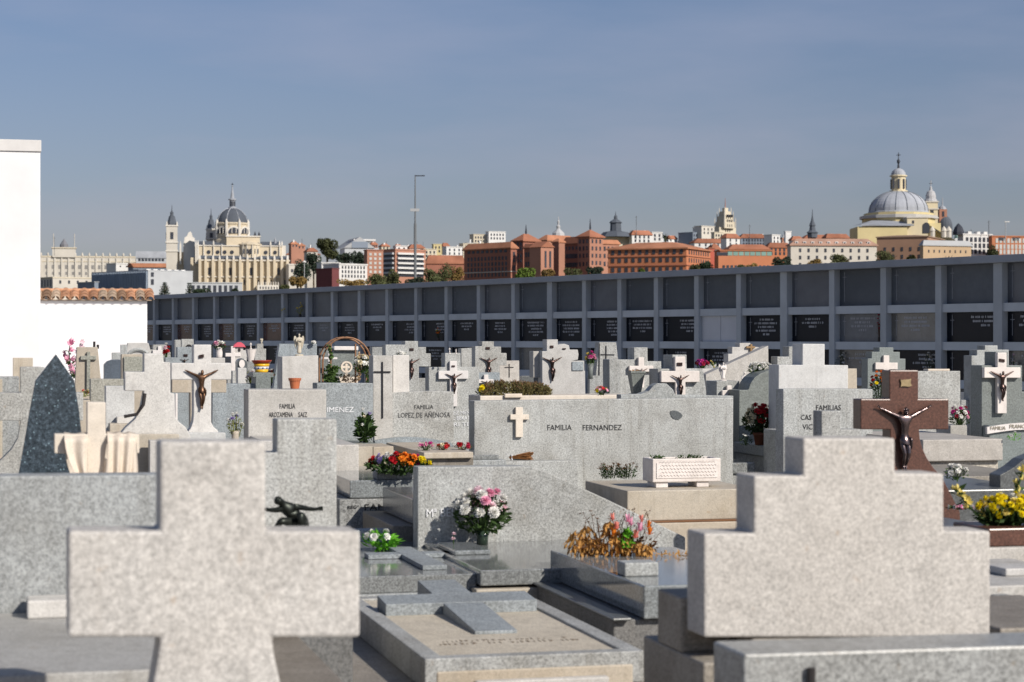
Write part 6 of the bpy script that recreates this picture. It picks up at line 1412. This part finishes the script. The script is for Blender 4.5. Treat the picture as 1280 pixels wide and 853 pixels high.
# ---- masts and lamps
def masts():
    Y = 600; k = Y/F; e = empty('radio_mast', (at(519, CY, Y).x, Y, 0)); tag(e, 'tall thin radio mast with small antennas, left of centre', 'mast')
    b = MB(); b.tube([(0,0,-.5),(0,0,zat(280,Y))], .40, 6); b.tube([(0,0,zat(282,Y)),(0,0,zat(219,Y))], [.26,.16], 6); b.build('pole', bmat('mast_grey', (.16,.17,.18)), e)
    b = MB(); b.box(-.1, 12*k, -.15, .15, zat(220.6,Y), zat(219.3,Y)); b.build('top_antenna', DARKM, e); b = MB(); b.box(-1.4,1.2,-.3,.3,zat(264.5,Y),zat(261,Y)); b.build('dish', GREYR, e)
    for lab, px, yt, Y in (('street lamp with round head near the dark trees left of centre', 380.5, 328, 900), ('street lamp in front of the orange apartment block at the right edge', 1257, 278, 950)):
        k = Y/F; e = empty('street_lamp', (at(px, CY, Y).x, Y, 0)); tag(e, lab, 'street lamp'); b = MB(); b.tube([(0,0,0),(0,0,zat(yt,Y))], .18, 5); b.build('pole', GREYR, e); b = MB()
        if px < 600: b.lathe([(.1,zat(yt,Y)-.6),(.9,zat(yt,Y)),(.1,zat(yt,Y)+.8)], n=8)
        else: b.box(-.5, 5*k, -.3, .3, zat(yt,Y), zat(yt-1.2,Y))
        b.build('lamp_head', WHT, e)
    for lab, px, yb, yt, Y in (('thin roof aerial above the white apartment house at right', 1214, 300, 287, 1060), ('thin roof aerial behind the dark cupola tower', 795.5, 293, 270, 1300), ('thin aerial above the blue-grey long building', 937, 297, 281, 1400), ('pair of thin aerials at far left palace roof', 68, 314, 296, 1650), ('thin crane-like aerial above the rooftops right of the basilica', 1236, 298, 276, 1050)):
        e = empty('roof_aerial', (at(px, CY, Y).x, Y, 0)); tag(e, lab, 'aerial', 'thin aerials on the skyline'); b = MB(); b.tube([(0,0,zat(yb,Y)-4),(0,0,zat(yt,Y))], .17, 4); b.box(-.9,.9,-.1,.1,zat(yt+2,Y),zat(yt+1.6,Y)); b.build('pole', bmat('mast_grey', (.16,.17,.18)), e)
masts()

# ---- trees
TL = [plain('tree_dark', (.035,.055,.03), .7, 0, .45, .25, .1), plain('tree_olive', (.09,.10,.045), .7, 0, .45, .25, .1), plain('tree_bright', (.10,.15,.03), .7, 0, .4, .25, .1), plain('tree_autumn', (.22,.15,.055), .7, 0, .45, .25, .1), plain('tree_blue', (.045,.065,.045), .7, 0, .4, .25, .1)]
BARK = plain('bark', (.10,.075,.05), .9)
def tree(label, px, yt, w, Y, mi, hpx=None, kind='round', seed=1, n=None, name='tree'):
    R = random.Random(seed + int(px)); k = Y/F; W = w*k/2; top = zat(yt, Y); hc = (hpx or w*.9)*k; z0 = top - hc
    e = empty(name, (at(px, CY, Y).x, Y, 0)); tag(e, label, 'tree', 'trees between the niches and the city')
    b = MB(); tz = z0 + hc*.3; b.tube([(0,0,-1),(W*.03,0,tz*.6),(0,0,tz),(0,0,z0+hc*.75)], [W*.12+.15,W*.09+.1,W*.07+.1,.08], 7)
    for i in range(6): a = R.uniform(0,6.28); b.tube([(0,0,tz*.95),(W*.35*cos(a),W*.35*sin(a),tz+hc*.22),(W*.7*cos(a),W*.7*sin(a),tz+hc*R.uniform(.3,.55))], [W*.05+.06,W*.03+.05,.04], 5)
    b.build('trunk', BARK, e)
    b = MB(); sz = max(.35, 2.3*k)
    if kind == 'conifer':
        for j in range(9):
            t = j/8.; r = W*(1-t)*1.0+.15
            for i in range(int(10+26*(1-t))):
                a = R.uniform(0,6.28); q = R.random()**.5; leaves(b, R, 4, (r*q*cos(a), r*q*sin(a), z0 + hc*t - r*q*.15), (.5,.5,.14), sz, 0, slim=.5)
    elif kind == 'palm':
        for i in range(22):
            a = R.uniform(0,6.28); el = R.uniform(-.2,1.1); P = [Vector((W*t*cos(a)*cos(el), W*t*sin(a)*cos(el), z0+hc*.45 + W*(t*sin(el) - .7*t*t))) for t in (0,.35,.7,1)]
            for q in range(3):
                d = P[q+1]-P[q]; s_ = d.cross(Vector((0,0,1))).normalized()*.35
                b.add([P[q]-s_, P[q+1]-s_*.7, P[q+1]+s_*.7, P[q]+s_], [(0,1,2,3)])
    else:
        lobes = [(R.uniform(-.62,.62), R.uniform(-.5,.5), R.uniform(-.55,.6), R.uniform(.30,.5)) for _ in range(11)] + [(0,0,.1,.55)]
        n = (n or 900)*2
        for lx, ly, lz, lr in lobes:
            for i in range(int(n/12)):
                a, u = R.uniform(0,6.28), R.uniform(-1,1); q = lr*R.uniform(.7,1.08); s_ = sqrt(1-u*u)
                p = Vector((W*(lx+q*s_*cos(a)), W*(ly+q*s_*sin(a)), z0+hc*.5 + hc*.5*(lz+q*u)))
                leaves(b, R, 1, p, (.01,.01,.01), sz, .3, slim=.7)
    b.build('crown', TL[mi], e)
tree('large round dark olive tree left of the grey hall roof', 409, 297.5, 30, 1200, 1, 30, seed=1, n=1800)
for i, (lab, px, yt, w, Y, mi, hp, kd) in enumerate((
    ('spreading dark cedar in front of the museum end wall', 206, 354, 17, 500, 4, 16, 'conifer'), ('slim dark conifer right of the museum cedar', 237, 355, 8, 480, 4, 18, 'conifer'),
    ('low round dark bush tree at the foot of the cathedral, left', 251, 360, 24, 450, 0, 14, 'round'), ('low dark bush tree at the foot of the cathedral, middle', 295, 361, 18, 460, 0, 14, 'round'), ('flat dark tree by the foot of the cathedral terrace', 356, 355, 14, 600, 1, 16, 'round'),
    ('dark bushy tree beside the round street lamp', 376, 322, 26, 1000, 4, 34, 'round'), ('dark tree mass left of the round olive tree', 392, 316, 22, 1150, 4, 30, 'round'), ('dark tree right of the round olive tree below the hall', 432, 314, 26, 1180, 4, 22, 'round'), ('second dark tree below the grey hall roof', 449, 314, 22, 1190, 4, 22, 'round'),
    ('brownish shrub tree left of the dark red block', 372, 344, 22, 700, 3, 18, 'round'), ('low autumn tree below the white office block', 440, 349, 40, 500, 3, 14, 'round'), ('low olive tree under the brick tower block', 470, 342, 30, 520, 1, 20, 'round'),
    ('light green poplar below the balconied apartments', 492, 335, 20, 560, 1, 30, 'round'), ('olive tree right of the mast foot', 539, 333, 24, 620, 1, 30, 'round'), ('tall green tree below the low orange roof, left', 553, 329, 22, 640, 1, 34, 'round'), ('yellowish tree below the low orange roof, right', 570, 331, 22, 650, 3, 32, 'round'),
    ('dark bush below the mast on the wall top', 520, 345, 30, 500, 4, 18, 'round'), ('bright green round tree just above the niche wall', 657, 335, 24, 320, 2, 16, 'round'), ('bare brownish tree right of the bright green tree', 684, 337, 18, 330, 3, 14, 'round'), ('olive tree under the shaded seminary wing', 716, 334, 26, 500, 1, 18, 'round'), ('dark tree under the tall lit seminary tower', 745, 333, 26, 520, 4, 18, 'round'),
    ('small bright green tree at the left foot of the orange barracks', 803, 336, 10, 330, 2, 10, 'round'), ('green tree left at the right end of the orange barracks', 867, 329, 16, 420, 1, 18, 'round'), ('dark green tree right at the right end of the orange barracks', 882, 326, 20, 430, 0, 20, 'round'),
    ('autumn bush tree in front of the curved orange building, left', 927, 331, 14, 400, 1, 12, 'round'), ('autumn bush tree in front of the curved orange building, right', 938, 329, 16, 410, 3, 14, 'round'), ('dark tree mass between curved orange building and cream barracks', 978, 320, 26, 600, 4, 22, 'round'),
    ('autumn brown tree before the left half of the cream barracks', 1018, 323, 28, 420, 3, 18, 'round'), ('autumn olive tree before the right half of the cream barracks', 1052, 317.5, 30, 420, 1, 22, 'round'), ('yellow-green tree before the brown convent, left', 1110, 312, 34, 440, 1, 24, 'round'), ('small olive tree before the brown convent, right', 1139, 318, 12, 430, 1, 14, 'round'),
    ('palm tree in front of the tan brick wing', 1186, 317, 14, 430, 0, 14, 'palm'), ('green tree before the white apartment house at right', 1242, 306, 18, 500, 1, 26, 'round'), ('palm-like dark tree on the roof line beside the white house', 832, 288.5, 15, 1100, 0, 14, 'palm'))):
    tree(lab, px, yt, w, Y, mi, hp, kd, seed=i*3)

# ================================================================== light, sky, camera
def light():
    el, az = radians(33), radians(47)          # the sun stands behind the camera, to the right
    d = Vector((sin(az)*cos(el), -cos(az)*cos(el), sin(el)))
    l = bpy.data.lights.new('sun', 'SUN'); l.energy = SUN; l.angle = radians(.53); l.color = (1.0, .925, .82)
    o = bpy.data.objects.new('sun', l); COL.objects.link(o); o.rotation_euler = (-d).to_track_quat('-Z', 'Y').to_euler()
    w = bpy.data.worlds.new('World'); S.world = w; w.use_nodes = True; nt = w.node_tree; bg = nt.nodes['Background']; bg.inputs[1].default_value = SKY
    s = nt.nodes.new('ShaderNodeTexSky'); s.sky_type = 'NISHITA'; s.sun_disc = False; s.sun_elevation = el; s.sun_rotation = atan2(d.x, d.y); s.altitude = 600; s.air_density = AIR; s.dust_density = DUST; s.ozone_density = OZ
    hs = nt.nodes.new('ShaderNodeHueSaturation'); hs.inputs['Saturation'].default_value = SAT; nt.links.new(s.outputs[0], hs.inputs['Color'])
    tc = nt.nodes.new('ShaderNodeTexCoord'); mp = N(nt, 'ShaderNodeMapping'); mp.inputs['Scale'].default_value = (3.0, 3.0, 14); nt.links.new(tc.outputs['Generated'], mp.inputs[0])
    n = N(nt, 'ShaderNodeTexNoise'); n.inputs['Scale'].default_value = 1.6; n.inputs['Detail'].default_value = 6; nt.links.new(mp.outputs[0], n.inputs['Vector'])
    r = ramp(nt, n.outputs['Fac'], [(.46, g3(0)), (.72, g3(.34))])
    sx = N(nt, 'ShaderNodeSeparateXYZ'); nt.links.new(tc.outputs['Generated'], sx.inputs[0]); grad = ramp(nt, sx.outputs[2], [(.0, (.75, .715, .80)), (.06, (.70, .70, .82)), (.17, (.575, .68, .89))])
    c = mixc(nt, r, hs.outputs[0], (7.6, 7.1, 7.2)); c = mixc(nt, 1.0, c, grad, 'MULTIPLY')
    nt.links.new(c, bg.inputs[0])
SUN, SKY, AIR, DUST, OZ, SAT, TINT = 4.85, .085, 1.0, 1.5, 1.5, .72, (.72, .78, .90)
light()
cam = bpy.data.cameras.new('camera'); cam.lens = 72; cam.sensor_width = 36; cam.clip_start = .1; cam.clip_end = 20000
cam.dof.use_dof = True; cam.dof.focus_distance = 24; cam.dof.aperture_fstop = 4.8; cam.dof.aperture_blades = 7
co = bpy.data.objects.new('camera', cam); COL.objects.link(co); co.location = (0, 0, EYE); co.rotation_euler = (radians(90) - atan2(2.5, F), 0, 0)
S.camera = co
S.view_settings.view_transform = 'Standard'; S.view_settings.look = 'None'; S.view_settings.exposure = 0; S.view_settings.gamma = 1
S.cycles.use_denoising = True; S.cycles.max_bounces = 6; S.cycles.sample_clamp_indirect = 6
